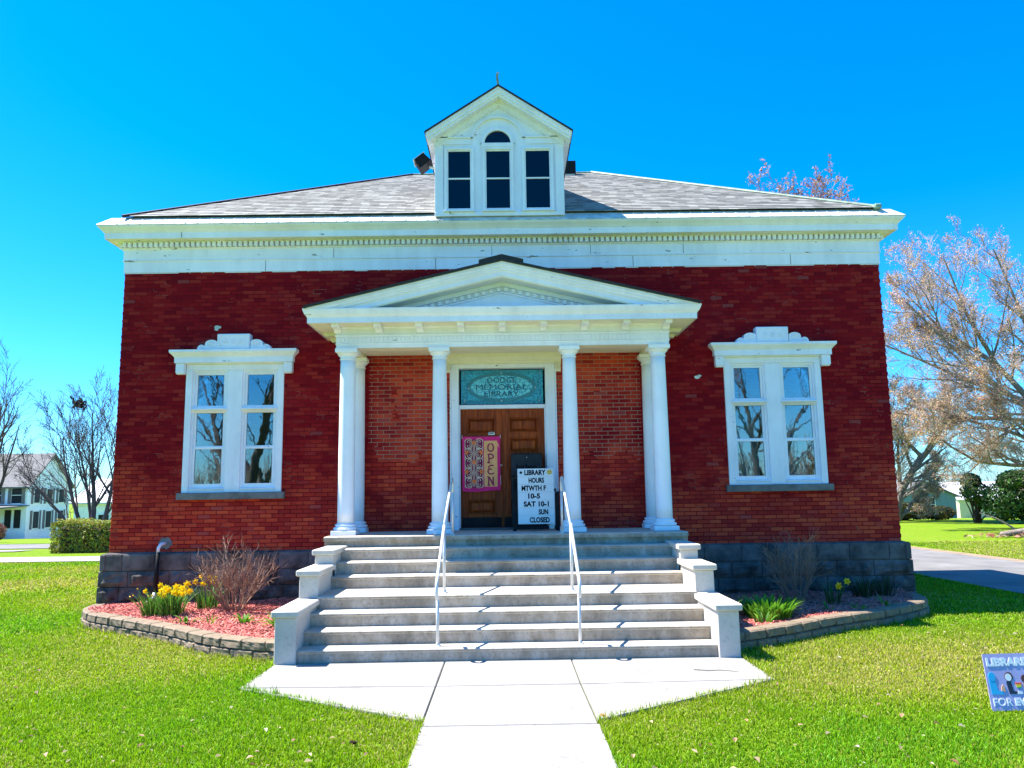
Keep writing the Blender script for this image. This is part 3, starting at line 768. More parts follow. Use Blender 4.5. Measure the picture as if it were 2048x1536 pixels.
# ------------------------------------------------------------------ porch
PXC = -.02
b = MB()
EN = (-2.69, 2.65, -1.08, .0)
b.ring([(.0, 4.242), (.0, 4.30), (.012, 4.304), (.014, 4.315), (.004, 4.325), (.004, 4.425), (.018, 4.43), (.022, 4.45), (.006, 4.456), (.006, 4.555), (.03, 4.57), (.036, 4.582)], *EN, 'flr')
b.box(EN[0] + .001, EN[1] - .001, EN[2] + .001, -.80, 4.241, 4.2425)
ent = b.build('entablature', M['white'], lib)
b = MB(); b.ring([(.036, 4.583), (.37, 4.583)], *EN, 'flr'); b.build('soffit', M['cream'], ent)
b = MB(); b.ring([(.37, 4.575), (.378, 4.575), (.378, 4.665), (.388, 4.672), (.392, 4.685), (.41, 4.70), (.43, 4.745), (.442, 4.78), (.442, 4.795), (.0, 4.81)], *EN, 'flr'); corn2 = b.build('porch_cornice', M['peel'], lib)
b = MB(); b.box(-2.50, 2.46, -.80, -.02, 4.30, 4.33); b.box(-2.68, 2.64, -1.079, -.81, 4.2405, 4.243)
b.box(-2.69, -2.40, -.81, -.005, 4.2415, 4.5); b.box(2.36, 2.65, -.81, -.005, 4.2415, 4.5); b.box(-2.40, 2.36, -.811, -.79, 4.243, 4.5)
b.build('porch_ceiling', M['cream'], lib)
# narrow dentil course under the brackets
dq = MB().box(-.028, .028, -1.094, -1.083, 4.335, 4.415, .003).mesh('dentil', M['white'])
for i in range(77):
    o = bpy.data.objects.new('dentil', dq); col.objects.link(o); o.parent = ent; o.location = (EN[0] + .035 + i * (EN[1] - EN[0] - .07) / 76, 0, 0)
# brackets
bq = MB(); bq.prism([(-1.088, 4.48), (-1.11, 4.472), (-1.15, 4.478), (-1.17, 4.51), (-1.22, 4.53), (-1.36, 4.525), (-1.385, 4.54), (-1.39, 4.582), (-1.088, 4.582)], 0, -.055, .055)
for i in range(9):
    o = bq.build('bracket', M['cream'] if i % 2 else M['white'], ent) if i == 0 else None
    if i == 0: first = o; o.data.materials[0] = M['white']
    else: o = first.copy(); col.objects.link(o)
    o.location = (-2.655 + i * (2.60 + 2.655) / 8, 0, 0)
for sx, xw in ((-1, -2.69), (1, 2.65)):
    for y in (-.62, -.14):
        q = MB(); q.prism([(xw + sx * u, z) for u, z in ((.008, 4.48), (.03, 4.472), (.07, 4.478), (.09, 4.51), (.14, 4.53), (.28, 4.525), (.31, 4.582), (.008, 4.582))], 1, y - .055, y + .055); q.build('bracket', M['cream'], ent)
# pediment with raking mouldings
ZA, ZE, HW = 5.515, 4.80, 3.055
SLP = (ZA - ZE) / HW
def rake(t0, t1, y0, y1, hw=HW, zmin=4.797, xc=PXC):
    b = MB()
    for sx in (-1, 1):
        poly = [(0, ZA - t0), (hw, ZA - t0 - SLP * hw), (hw, ZA - t1 - SLP * hw), (0, ZA - t1)]
        out = []
        for i in range(4):
            p, q_ = poly[i], poly[(i + 1) % 4]
            if p[1] >= zmin: out.append(p)
            if (p[1] - zmin) * (q_[1] - zmin) < 0:
                u = (zmin - p[1]) / (q_[1] - p[1]); out.append((p[0] + (q_[0] - p[0]) * u, zmin))
        if len(out) >= 3: b.prism([(xc + sx * x, z) for x, z in out], 1, y0, y1)
    return b
ped = rake(.0, .045, -1.53, -1.0).build('pediment', M['peel'], lib)
rake(.045, .085, -1.512, -1.0).build('raking_crown', M['peel'], ped)
rake(.085, .125, -1.49, -1.0).build('raking_crown', M['white'], ped)
rake(.125, .215, -1.462, -1.0).build('raking_fascia', M['white'], ped)
rake(.215, .235, -1.45, -1.0).build('raking_soffit', M['cream'], ped)
rake(.235, .300, -1.15, -1.0).build('raking_bed', M['white'], ped)
rake(.300, .385, -1.102, -1.0).build('raking_band', M['white'], ped)
rake(.385, .410, -1.135, -1.0).build('raking_bead', M['white'], ped)
q = MB()
q.prism([(PXC - HW + .6, 4.78), (PXC + HW - .6, 4.78), (PXC, ZA - .25)], 1, -1.10, -1.02); q.build('tympanum', M['white'], ped)
dn = MB(); dn.box(-.032, .032, -1.150, -1.100, -.038, .030, .003); dn = dn.mesh('dentil', M['white'])
for sx in (-1, 1):
    for k in range(17):
        u = .06 + k * .118; z = ZA - .338 - SLP * u
        if z < 4.83: continue
        o = bpy.data.objects.new('dentil', dn); col.objects.link(o); o.parent = ped; o.location = (PXC + sx * u, 0, z); o.rotation_euler = (0, sx * math.atan(SLP), 0)
for sx in (-1, 1):
    q = MB(); h = HW + .035
    q.prism([(PXC, ZA + .002), (PXC + sx * h, ZA - SLP * h + .002), (PXC + sx * h, ZA - SLP * h + .038), (PXC, ZA + .038)], 1, -1.57, .0); q.build('porch_roof', M['dark_roof'], lib)
q = MB(); q.prism([(-.38, ZA + .04 - SLP * .36), (PXC, ZA + .040), (.32, ZA + .04 - SLP * .34), (.32, ZA + .10 - SLP * .34), (PXC, ZA + .105), (-.38, ZA + .10 - SLP * .36)], 1, -1.56, -.05); q.build('ridge_cap', M['dark_roof'], lib)

def column(x, y, r0, r1, lab=None):
    b = MB(); n = 14; prof = []
    for k in range(n + 1):
        t = k / n; prof.append((r0 + (r1 - r0) * (t ** 1.6), 1.475 + t * (4.075 - 1.475)))
    c = MB().lathe(prof, x, y, 28).build('column', M['column'], lib, True)
    p = r0 + .062
    q = MB(); q.box(x - p, x + p, y - p, y + p, 1.294, 1.365, .006); q.build('plinth', M['column'], c)
    q = MB(); q.lathe([(r0 + .02, 1.366), (r0 + .05, 1.372), (r0 + .06, 1.392), (r0 + .052, 1.412), (r0 + .022, 1.42), (r0 + .018, 1.43), (r0 + .034, 1.44), (r0 + .036, 1.452), (r0 + .022, 1.463), (r0 + .008, 1.468), (r0, 1.478)], x, y, 28); q.build('base', M['column'], c, True)
    q = MB(); q.lathe([(r1, 4.06), (r1 + .014, 4.066), (r1 + .016, 4.078), (r1 + .006, 4.085), (r1 + .006, 4.115), (r1 + .022, 4.125), (r1 + .046, 4.152), (r1 + .052, 4.17)], x, y, 28)
    a = r1 + .058; q.box(x - a, x + a, y - a, y + a, 4.172, 4.238, .006); q.build('capital', M['column'], c)
    return c
for x, r0, r1 in ((-2.525, .132, .118), (-1.045, .130, .108), (1.045, .132, .104), (2.485, .132, .114)): column(x, -.94, r0, r1)
for x in (-2.52, 2.48): column(x, -.085, .125, .110)['label'] = 'engaged column against the brick wall'

# ------------------------------------------------------------------ dormer
XC, DY = -.045, -.30
b = MB()
dzr = lambda z: RY0 + (z - EZ) / PT
for sx in (-1, 1):
    b.prism([(DY, 6.70), (DY, 8.17), (dzr(8.17) + .1, 8.17), (RY0 + .02, 6.70)], 0, XC + sx * 1.13, XC + sx * 1.10)
dor = b.build('dormer', M['white'], lib)
q = MB(); q.prism([(XC - 1.10, 6.71), (XC + 1.10, 6.71), (XC + 1.10, 8.15), (XC + .9, 8.32), (XC, 8.85), (XC - .9, 8.32), (XC - 1.10, 8.15)], 1, DY, DY + .03); q.build('dormer_front', M['white'], dor)
for sx in (-1, 1): MB().box(XC + sx * 1.06 - .075, XC + sx * 1.06 + .075, DY - .022, DY + .0, 6.76, 8.02, .004).build('corner_board', M['white'], dor)
MB().box(XC - 1.135, XC + 1.135, DY - .03, DY, 6.70, 6.775, .006).build('dormer_sill', M['white'], dor)
MB().box(XC - 1.135, XC - .50, DY - .02, DY, 8.022, 8.13, .004).build('frieze_board', M['white'], dor)
MB().box(XC + .46, XC + 1.135, DY - .02, DY, 8.022, 8.13, .004).build('frieze_board', M['white'], dor)
for x0, x1 in ((XC - 1.12, XC - .50), (XC + .47, XC + 1.12)): MB().box(x0, x1, DY - .045, DY, 8.131, 8.16, .006).build('string_moulding', M['white'], dor)
for x0, x1 in ((-1.01, -.49), (-.34, .205), (.355, .905)):
    q = MB(); frame_box(q, x0, x1, 6.785, 7.955, .045, DY - .055, DY, .005, tb=.03); q.box(x0 - .02, x1 + .02, DY - .07, DY, 6.772, 6.80, .004)
    fw = q.build('dormer_window', M['white'], dor)
    q = MB(); frame_box(q, x0 + .0452, x1 - .0452, 6.8155, 7.9095, .022, DY - .03, DY, 0); q.box(x0 + .06, x1 - .06, DY - .032, DY, 7.37, 7.395); fw2 = q.build('dormer_sash', M['white'], dor)
    MB().box(x0 + .05, x1 - .05, DY - .006, DY - .001, 6.82, 7.90).build('dark_backing', M['interior'], dor)  # near-black plate in place of the unlit room behind the panes
    MB().box(x0 + .0675, x1 - .0675, DY - .014, DY - .011, 7.397, 7.887).build('pane', M['dark_glass'], dor)
    MB().box(x0 + .0675, x1 - .0675, DY - .014, DY - .011, 6.838, 7.369).build('pane', M['dark_glass'], dor)
def arch(cx, cz, r0, r1, y0, y1, name, mat, n=26, a0=0.0, a1=math.pi):
    b = MB(); vs = []
    for k in range(n + 1):
        a = a0 + (a1 - a0) * k / n; c_, s_ = math.cos(a), math.sin(a)
        vs += [(cx + r0 * c_, y0, cz + r0 * s_), (cx + r1 * c_, y0, cz + r1 * s_), (cx + r1 * c_, y1, cz + r1 * s_), (cx + r0 * c_, y1, cz + r0 * s_)]
    fs = []
    for k in range(n):
        for j in range(4): fs.append((k * 4 + j, k * 4 + (j + 1) % 4, (k + 1) * 4 + (j + 1) % 4, (k + 1) * 4 + j))
    b.add(vs, fs); b.fix = True; return b.build(name, mat, dor)
ax = -.07; az = 8.035
q = MB(); q.prism([(ax + .235 * math.cos(math.pi * k / 20), az + .235 * math.sin(math.pi * k / 20)) for k in range(21)], 1, DY - .012, DY - .002); q.build('lunette_pane', M['dark_glass'], dor)
arch(ax, az, .23, .275, DY - .05, DY, 'arch_frame', M['white']); arch(ax, az, .278, .31, DY - .03, DY, 'arch_frame', M['white'])
MB().box(ax - .285, ax + .285, DY - .055, DY, 7.957, 8.034, .006).build('impost', M['white'], dor)
arch(ax, 8.06, .445, .475, DY - .05, DY, 'arch_moulding', M['white'], a0=.18, a1=math.pi - .18); arch(ax, 8.06, .47, .495, DY - .03, DY, 'arch_moulding', M['white'], a0=.18, a1=math.pi - .18)
DA, DE, DH = 8.985, 8.14, 1.275
DS = (DA - DE) / DH
def drake(t0, t1, y0, y1, hw, name, mat):
    b = MB()
    for sx in (-1, 1): b.prism([(XC + sx * 0, DA - t0), (XC + sx * hw, DA - t0 - DS * hw), (XC + sx * hw, DA - t1 - DS * hw), (XC, DA - t1)], 1, y0, y1)
    return b.build(name, mat, dor)
drake(.0, .05, -.55, -.28, DH, 'rake_crown', M['white']); drake(.05, .11, -.53, -.28, DH - .012, 'rake_crown', M['white']); drake(.11, .155, -.505, -.28, DH - .03, 'rake_board', M['white'])
drake(.155, .24, -.345, -.28, DH - .13, 'rake_bed', M['white']); drake(.24, .265, -.33, -.28, DH - .13, 'rake_bed', M['white'])
for sx in (-1, 1):
    q = MB(); h = DH + .02
    q.prism([(XC, DA + .004), (XC + sx * h, DA - DS * h + .004), (XC + sx * h, DA - DS * h + .03), (XC, DA + .03)], 1, -.575, 3.4); q.build('dormer_roof', M['dark_roof'], dor)
    q = MB(); q.prism([(XC + sx * 1.12, 8.155 - .02), (XC + sx * 1.27, 8.115), (XC + sx * 1.275, 8.137), (XC + sx * 1.12, 8.24)], 1, -.2795, 2.4); q.build('eave_board', M['white'], dor)
q = MB()
pts = [(XC, -.54, 8.97), (XC - .004, -.56, 9.04), (XC - .014, -.575, 9.12), (XC - .016, -.585, 9.19), (XC + .0, -.575, 9.235)]
for i in range(len(pts) - 1):
    p, r_ = pts[i], pts[i + 1]; q.add([(p[0] - .022, p[1], p[2]), (p[0] + .022, p[1], p[2]), (r_[0] + .018, r_[1], r_[2]), (r_[0] - .018, r_[1], r_[2]), (p[0] - .018, p[1] + .05, p[2]), (p[0] + .018, p[1] + .05, p[2]), (r_[0] + .018, r_[1] + .05, r_[2]), (r_[0] - .018, r_[1] + .05, r_[2])],
        [(0, 1, 2, 3), (7, 6, 5, 4), (1, 5, 6, 2), (4, 0, 3, 7), (3, 2, 6, 7)])
q.build('finial', M['copper'], dor)
# floodlight on the left cheek of the dormer
fl = thing('floodlight', (-1.35, .35, 7.98), 'boxy weathered floodlight mounted on the left side of the dormer', 'floodlight')
q = MB(); 
c0 = Vector((-1.46, .35, 7.97)); ux = Vector((.62, 0, -.78)).normalized(); uz = Vector((.78, 0, .62)).normalized()
def obox(q, c, u, w, hu, hw, y0, y1, tp=1.0):
    vs = []
    for y in (y0, y1):
        for a_, b_ in ((-1, -tp), (1, -1), (1, 1), (-1, tp)):
            p = c + u * hu * a_ + w * hw * b_; vs.append((p.x, c.y + y, p.z))
    q.add(vs, [(0, 1, 2, 3), (7, 6, 5, 4), (0, 4, 5, 1), (1, 5, 6, 2), (2, 6, 7, 3), (3, 7, 4, 0)]); q.fix = True
obox(q, c0, ux, uz, .10, .13, -.16, .16, .8); q.build('housing', M['black'], fl)
q = MB(); obox(q, c0 - ux * .105, ux, uz, .012, .125, -.15, .15); q.build('lens', M['metal_apron'], fl)
MB().tube([(-1.15, .35, 7.85), (-1.24, .35, 7.87), (-1.34, .35, 7.9)], .022, 6).build('bracket', M['steel'], fl)
rv = thing('roof_vent', (1.52, 4.0, 9.2), 'small dark box vent on the roof ridge right of the dormer', 'vent')
MB().box(1.42, 1.72, 3.9, 4.15, 9.26, 9.58, .01).build('vent_box', M['black'], rv); MB().box(1.44, 1.70, 3.92, 4.13, 9.12, 9.259).build('vent_collar', M['metal_apron'], rv)
# drain pipe through the wall, left
dp = thing('drain_pipe', (-5.78, -.2, .2), 'black drain pipe with white elbow on the stone base at left', 'pipe')
MB().tube([(-5.74, .0, 1.155), (-5.74, -.10, 1.155), (-5.755, -.15, 1.14), (-5.775, -.175, 1.09), (-5.78, -.18, 1.02)], .027, 10).build('elbow', M['white'], dp, True)
MB().tube([(-5.78, -.18, 1.02), (-5.795, -.19, .36)], .034, 12).build('pipe', M['black'], dp, True)
MB().tube([(-5.795, -.19, .37), (-5.80, -.21, .28), (-5.86, -.30, .22)], .037, 10).build('outlet', M['metal_apron'], dp, True)
q = MB(); q.prism([(-5.74 + (.115 + .02 * math.sin(k * 3.1)) * math.cos(k * math.pi / 9), 1.155 + (.095 + .02 * math.sin(k * 2.3)) * math.sin(k * math.pi / 9)) for k in range(18)], 1, -.009, .0); q.build('mortar_patch', M['sill'], dp)
for (x, z, s_) in ((-5.02, 4.83, 1.0), (3.33, 3.84, 1.1)):
    q = MB(); rr = random.Random(int(x * 10))
    for k in range(3):
        ox, oz, w = rr.uniform(-.07, .07) * s_, rr.uniform(-.035, .035) * s_, rr.uniform(.02, .045) * s_
        q.prism([(x + ox + w * rr.uniform(.7, 1.2) * math.cos(t * math.pi / 5), z + oz + .7 * w * rr.uniform(.7, 1.2) * math.sin(t * math.pi / 5)) for t in range(10)], 1, -.0105 - .001 * k, -.004)
    q.build('pale_splash', M['metal_apron'], lib)

# ------------------------------------------------------------------ front steps
SY = [-4.08, -3.785, -3.485, -3.17, -2.39, -2.07, -1.75, -1.44]
SZ = [.157, .318, .480, .640, .802, .966, .1130 + 1.017, 1.293]
SZ[6] = 1.130
st = thing('front_steps', (0, -2.7, 0), 'wide concrete front steps with stepped side piers up to the porch', 'steps')
for i in range(7):
    y1 = SY[i + 1] + .02
    b = MB(); z0 = -.08 if i == 0 else SZ[i - 1] - .03
    hw = 2.415
    # nosing slightly rounded
    pr_ = [(SY[i] + .006, z0), (SY[i] + .006, SZ[i] - .04), (SY[i] - .004, SZ[i] - .03), (SY[i] - .004, SZ[i] - .012), (SY[i] + .004, SZ[i] - .003), (SY[i] + .016, SZ[i]), (y1, SZ[i]), (y1, z0)]
    b.prism(pr_, 0, -hw, hw); b.build('step', M['steps'], st)
b = MB(); b.prism([(SY[7] + .03, .9), (SY[7] + .03, 1.245), (SY[7] - .02, 1.225), (SY[7] - .02, 1.28), (SY[7] - .008, 1.293), (.02, 1.293), (.02, .9)], 0, -2.745, 2.735); b.build('landing', M['steps'], st)
b = MB(); b.box(-2.66, 2.66, SY[7] + .06, .0, -.1, .95); b.box(-2.6, 2.6, SY[3] + .3, SY[7] + .06, -.1, .6); b.build('landing_base', M['pier'], st)
for sx in (-1, 1):
    for (y0, y1, zt, zb) in ((-4.13, -3.02, .61, -.08), (-3.10, -2.22, .965, -.08), (-2.30, -1.38, 1.165, -.08)):
        a, c = (2.417, 2.665)
        x0, x1 = (a, c) if sx > 0 else (-c, -a)
        b = MB(); b.box(x0, x1, y0, y1 + .06, zb, zt - .075, .008); p = b.build('side_pier', M['pier'], st)
        q = MB(); q.box(x0 - .035, x1 + .035, y0 - .045, y1, zt - .074, zt, .012); q.build('pier_cap', M['pier'], p)

# ------------------------------------------------------------------ handrails
def handrail(x, lab):
    h = thing('handrail', (x, -3.0, .16), lab, 'handrail', 'handrails on the front steps')
    r = .021
    A = (x, -3.955, .158); zA = .93
    B = (x, -2.98, .641); zB = 1.49
    C = (x, -1.36, 1.294); zC = 2.13
    MB().tube([A, (x, -3.955, .72)], r * .95, 10).build('post', M['steel'], h, True)
    MB().tube([B, (x, -2.98, zB)], r * .95, 10).build('post', M['steel'], h, True)
    MB().tube([C, (x, -1.36, 1.93)], r * .95, 10).build('post', M['steel'], h, True)
    lp = [(x, -3.955, .70)] + [(x, -4.005 - .075 * math.sin(t), .73 - .0 + .105 * (1 - math.cos(t)) - .03) for t in [k * math.pi / 10 for k in range(1, 10)]] + [(x, -3.95, .94)]
    lp += [(x, -3.85, 1.0), (x, -2.98, 1.495)]
    MB().tube(lp, r, 10).build('lower_rail', M['steel'], h, True)
    up = [(x, -2.98, 1.49), (x, -1.62, 2.075)] + [(x, -1.50 + .14 * math.sin(t), 2.0 + .115 * math.cos(t) + .005) for t in [k * math.pi / 10 for k in range(1, 11)]] + [(x, -1.52, 1.892), (x, -1.36, 1.93)]
    up = [(x, -2.98, 1.49), (x, -1.56, 2.10), (x, -1.47, 2.13), (x, -1.40, 2.12), (x, -1.345, 2.07), (x, -1.33, 2.0), (x, -1.36, 1.92)]
    MB().tube(up, r, 10).build('upper_rail', M['steel'], h, True)
    for p in (A, B, C): MB().lathe([(.045, p[2]), (.045, p[2] + .006), (.028, p[2] + .012), (.024, p[2] + .03)], p[0], p[1], 12).build('flange', M['steel'], h)
handrail(-.815, 'pale tubular handrail on the steps, the one nearer the open banner')
handrail(.845, 'pale tubular handrail on the steps, the one nearer the letter board')

# ------------------------------------------------------------------ things at the door
M['magenta'] = simple('banner_magenta', (.78, .010, .17), .8, .12, 9); M['plum'] = simple('banner_plum', (.22, .008, .055), .8, .1, 9)
M['peach'] = simple('banner_peach', (.95, .42, .16), .8, .1, 9); M['ivory'] = simple('banner_ivory', (.95, .74, .52), .8, .08, 9); M['maroon'] = simple('banner_maroon', (.34, .006, .09), .8, .1, 9)
M['orange'] = simple('banner_orange', (.90, .20, .05), .8, .1, 9)
bn = thing('open_banner', (-.42, .02, 1.95), 'magenta cloth banner reading OPEN hanging on the left door leaf', 'banner')
YB = .035
def wave(x, z): return YB + .010 * math.sin(x * 9) + .006 * math.sin(z * 5 + x * 3)
def cloth(x0, x1, z0, z1, off, name, mat, sag=.0, round_r=None, nx=24, nz=24):
    V = []; F = []
    for th in (0, .004):
        for j in range(nz + 1):
            for i in range(nx + 1):
                x = x0 + (x1 - x0) * i / nx; z = z0 + (z1 - z0) * j / nz
                z -= sag * (1 - j / nz) * (.5 + .5 * math.sin((x - x0) / (x1 - x0) * 5.0))
                V.append((x, wave(x, z) - off + th, z))
    n = (nx + 1) * (nz + 1)
    for j in range(nz):
        for i in range(nx):
            a = j * (nx + 1) + i; F.append((a, a + 1, a + nx + 2, a + nx + 1)); F.append((n + a + nx + 1, n + a + nx + 2, n + a + 1, n + a))
    for i in range(nx): F.append((i, n + i, n + i + 1, i + 1)); a = nz * (nx + 1) + i; F.append((a, a + 1, n + a + 1, n + a))
    for j in range(nz):
        a = j * (nx + 1); F.append((a, a + nx + 1, n + a + nx + 1, n + a)); a += nx; F.append((a, n + a, n + a + nx + 1, a + nx + 1))
    return np_mesh(name, V, F, mat, bn)
cloth(-.745, -.095, 1.955, 2.875, 0, 'cloth', M['magenta'], .02)
cloth(-.705, -.385, 2.005, 2.825, .003, 'ornament_field', M['plum'])
cloth(-.370, -.145, 2.02, 2.80, .003, 'letter_field', M['peach'])
q = MB()
for x, z in ((-.385, 2.82), (-.385, 2.01)): pass
for k in range(3):
    z = 2.15 + k * .265; 
    for xx in (-.145,):
        q.prism([(xx + .028 * math.cos(t), z + .09 * math.sin(t)) for t in [-math.pi / 2 + math.pi * j / 10 for j in range(11)]], 1, YB - .006, YB - .002)
q.build('letter_scallop', M['peach'], bn)
def wv(p, off): return (p[0], wave(p[0], p[1]) - off, p[1])
q = MB(); q2 = MB()
for cx in (-.545,):
    q.tube([wv((cx - .01, 2.02), .006), wv((cx - .01, 2.4), .006), wv((cx - .01, 2.81), .006)], .004, 4); q.tube([wv((cx + .01, 2.02), .006), wv((cx + .01, 2.4), .006), wv((cx + .01, 2.81), .006)], .004, 4)
for x in (-.698, -.392): q.tube([wv((x, 2.01), .006), wv((x, 2.4), .006), wv((x, 2.82), .006)], .004, 4)
for row in range(5):
    zc2 = 2.09 + row * .165
    for sx in (-1, 1):
        for k, (r_, a0) in enumerate(((.030, 0), (.050, .5), (.072, .9), (.095, 1.2))):
            for sg in (1, -1):
                pts = []
                for t in range(9):
                    a = a0 + t * (.36 - .03 * k); rr = r_ * (1 - .045 * t)
                    pts.append(wv((-.545 + sx * (.018 + rr * math.sin(a) * 1.05 + .012 * k), zc2 + sg * (.005 + rr * (1 - math.cos(a)) * .62)), .006))
                q.tube(pts, .0045, 4)
    for sx in ((0,) if row % 2 == 0 else (-1, 1)):
        c = (-.545 + sx * .125, zc2 + .01)
        for k in range(5):
            a = math.pi * (k - 2) / 6
            q2.tube([wv((c[0], c[1] - .03), .007), wv((c[0] + .035 * math.sin(a), c[1] + .012 + .028 * math.cos(a)), .009)], [.008, .013], 5)
q.build('scrollwork', M['ivory'], bn); q2.build('ornament_flower', M['orange'], bn)
GL = {'O': [[(.5 + .36 * math.cos(a) * (1 - .1 * math.sin(a)), .47 + .45 * math.sin(a)) for a in [2 * math.pi * k / 20 + math.pi / 2 + .25 for k in range(20)]]],
      'P': [[(.24, .0), (.28, .5), (.22, .98)], [(.1, .95), (.5, 1.0), (.82, .82), (.8, .58), (.5, .46), (.28, .5)], [(.05, .03), (.45, .0)]],
      'E': [[(.85, .95), (.5, 1.0), (.22, .82), (.24, .6), (.6, .52)], [(.24, .58), (.12, .3), (.25, .06), (.6, .0), (.92, .12)]],
      'N': [[(.2, .0), (.22, .95)], [(.05, 1.0), (.3, .9), (.75, .08)], [(.78, .98), (.76, .4), (.82, .05), (.95, .0)], [(.08, .0), (.34, .02)]]}
for k, ch in enumerate('OPEN'):
    q = MB(); x0, z0 = -.325, 2.615 - k * .192; W_, H_ = .135, .15
    for stl in GL[ch]:
        q.tube([wv((x0 + p[0] * W_, z0 + p[1] * H_), .007) for p in stl], .0115, 6)
    q.build('letter', M['maroon'], bn)
for x in (-.748, -.09): MB().tube([(x, .05, 2.90), (x, .02, 2.90), (x, .02, 2.84)], .005, 5).build('hook', M['steel'], bn)
M['sign_white'] = simple('sign_white', (.80, .82, .83), .35, .05, 2); M['ink'] = simple('ink', (.006, .006, .007), .7, .1, 4, spec=.05)
ps = thing('push_sign', (-.24, .085, 2.92), 'tiny white sign reading PUSH on the door above the banner', 'sign')
MB().box(-.295, -.185, .084, .0915, 2.905, 2.955, .002).build('plate', M['sign_white'], ps); text('lettering', 'PUSH', (-.24, .081, 2.93), .03, M['ink'], ps, .001, .002, wide=.075, tall=.02)
brn = thing('book_return', (.30, .05, 1.5), 'black book return box standing against the right door leaf', 'book return')
b = MB(); b.box(.085, .62, -.14, .082, 1.335, 2.565, .01); b.build('cabinet', M['black'], brn)
M['dark_grey'] = simple('dark_grey_metal', (.035, .037, .045), .6, .15, 5, spec=.15)
b = MB(); frame_box(b, .095, .61, 2.20, 2.55, .03, -.158, -.141, .003); b.box(.125, .58, -.150, -.1405, 2.23, 2.52); b.build('flap', M['dark_grey'], brn)
text('lettering', 'Book Return', (.345, -.1535, 2.345), .06, M['ink'], brn, .001, .003, wide=.34, tall=.062)
MB().lathe([(.0, 2.494), (.008, 2.495), (.008, 2.505), (.0, 2.506)], .355, -.158, 8).build('lock', M['steel'], brn)
b = MB(); frame_box(b, .10, .605, 1.36, 2.17, .025, -.152, -.141, .003); b.build('lower_door', M['dark_grey'], brn)
# letter board on an A-frame
lb = thing('letter_board', (.48, -.5, 1.294), 'white letter board with library hours in a black A-frame at the door', 'sign')
TL = R(7)
def lbp(x, z, off=0): return (x, -.56 + (z - 1.30) * math.tan(TL) - off, z)
b = MB()
def lboard(q, x0, x1, z0, z1, o0, o1):
    vs = [lbp(x, z, o) for o in (o0, o1) for (x, z) in ((x0, z0), (x1, z0), (x1, z1), (x0, z1))]
    q.add(vs, [(0, 1, 2, 3), (7, 6, 5, 4), (0, 4, 5, 1), (1, 5, 6, 2), (2, 6, 7, 3), (3, 7, 4, 0)]); q.fix = True
for x0, x1, zt in ((.105, .165, 1.90), (.805, .865, 1.92)): lboard(b, x0, x1, 1.294, zt, .03, -.01)
lboard(b, .165, .805, 1.318, 1.375, .02, -.005)
b.build('stand', M['black'], lb)
b = MB(); b.box(.12, .16, -.30, -.26, 1.294, 1.9); b.box(.81, .85, -.30, -.26, 1.294, 1.9); b.build('rear_leg', M['black'], lb)
b = MB(); lboard(b, .190, .782, 1.405, 2.298, .045, .012); board = b.build('board', M['sign_white'], lb)
for k in range(7):
    z = 2.298 - .893 * (k + 1) / 7; b = MB(); lboard(b, .194, .778, z - .002, z + .002, .0485, .045); b.build('track', M['metal_apron'], board)
    b = MB(); lboard(b, .194, .778, z + .006, z + .121, .0465, .0449); b.build('letter_strip', M['sign_white'], board)
b = MB(); lboard(b, .69, .775, 1.325, 1.395, .03, .02); b.build('maker_plate', M['metal_apron'], lb)
b = MB(); lboard(b, .158, .19, 1.92, 1.97, .04, .0); lboard(b, .782, .815, 1.92, 1.97, .04, .0); b.build('pivot', M['black'], lb)
rows = [('LIBRARY', .4775, .350), ('HOURS', .497, .255), ('MTWTH F', .452, .40), ('10-5', .455, .195), ('SAT 10-1', .487, .41), ('SUN', .60, .155), ('CLOSED', .537, .325)]
for k, (t, xc, w) in enumerate(rows):
    z = 2.298 - .893 * (k + .5) / 7; p = lbp(xc, z, .049)
    text('lettering', t, p, .11, M['ink'], board, .0045, .002, wide=w, tall=.088, tilt=TL)
z = 2.298 - .893 * .5 / 7
M['smile'] = simple('sticker_yellow', (.80, .55, .12), .5, .05, 8)
q = MB(); q.prism([(.245 + (.036 if k % 2 == 0 else .015) * math.sin(k * math.pi / 5), z + (.036 if k % 2 == 0 else .015) * math.cos(k * math.pi / 5)) for k in range(10)], 1, lbp(0, z, .050)[1], lbp(0, z, .046)[1]); q.build('star', M['ink'], board)
yy = lbp(0, z, .050)[1]
q = MB(); q.prism([(.715 + .044 * math.cos(k * math.pi / 12), z + .003 + .044 * math.sin(k * math.pi / 12)) for k in range(24)], 1, yy - .001, yy + .006); q.build('face_sticker', M['smile'], board)
q = MB()
for ex in (-.015, .015): q.prism([(.715 + ex + .006 * math.cos(k * math.pi / 4), z + .014 + .008 * math.sin(k * math.pi / 4)) for k in range(8)], 1, yy - .0025, yy - .001)
q.tube([(.715 + .020 * math.cos(a), yy - .002, z - .006 + .014 * math.sin(a)) for a in [math.pi + k * math.pi / 6 for k in range(7)]], .0025, 4); q.build('face_marks', M['ink'], board)

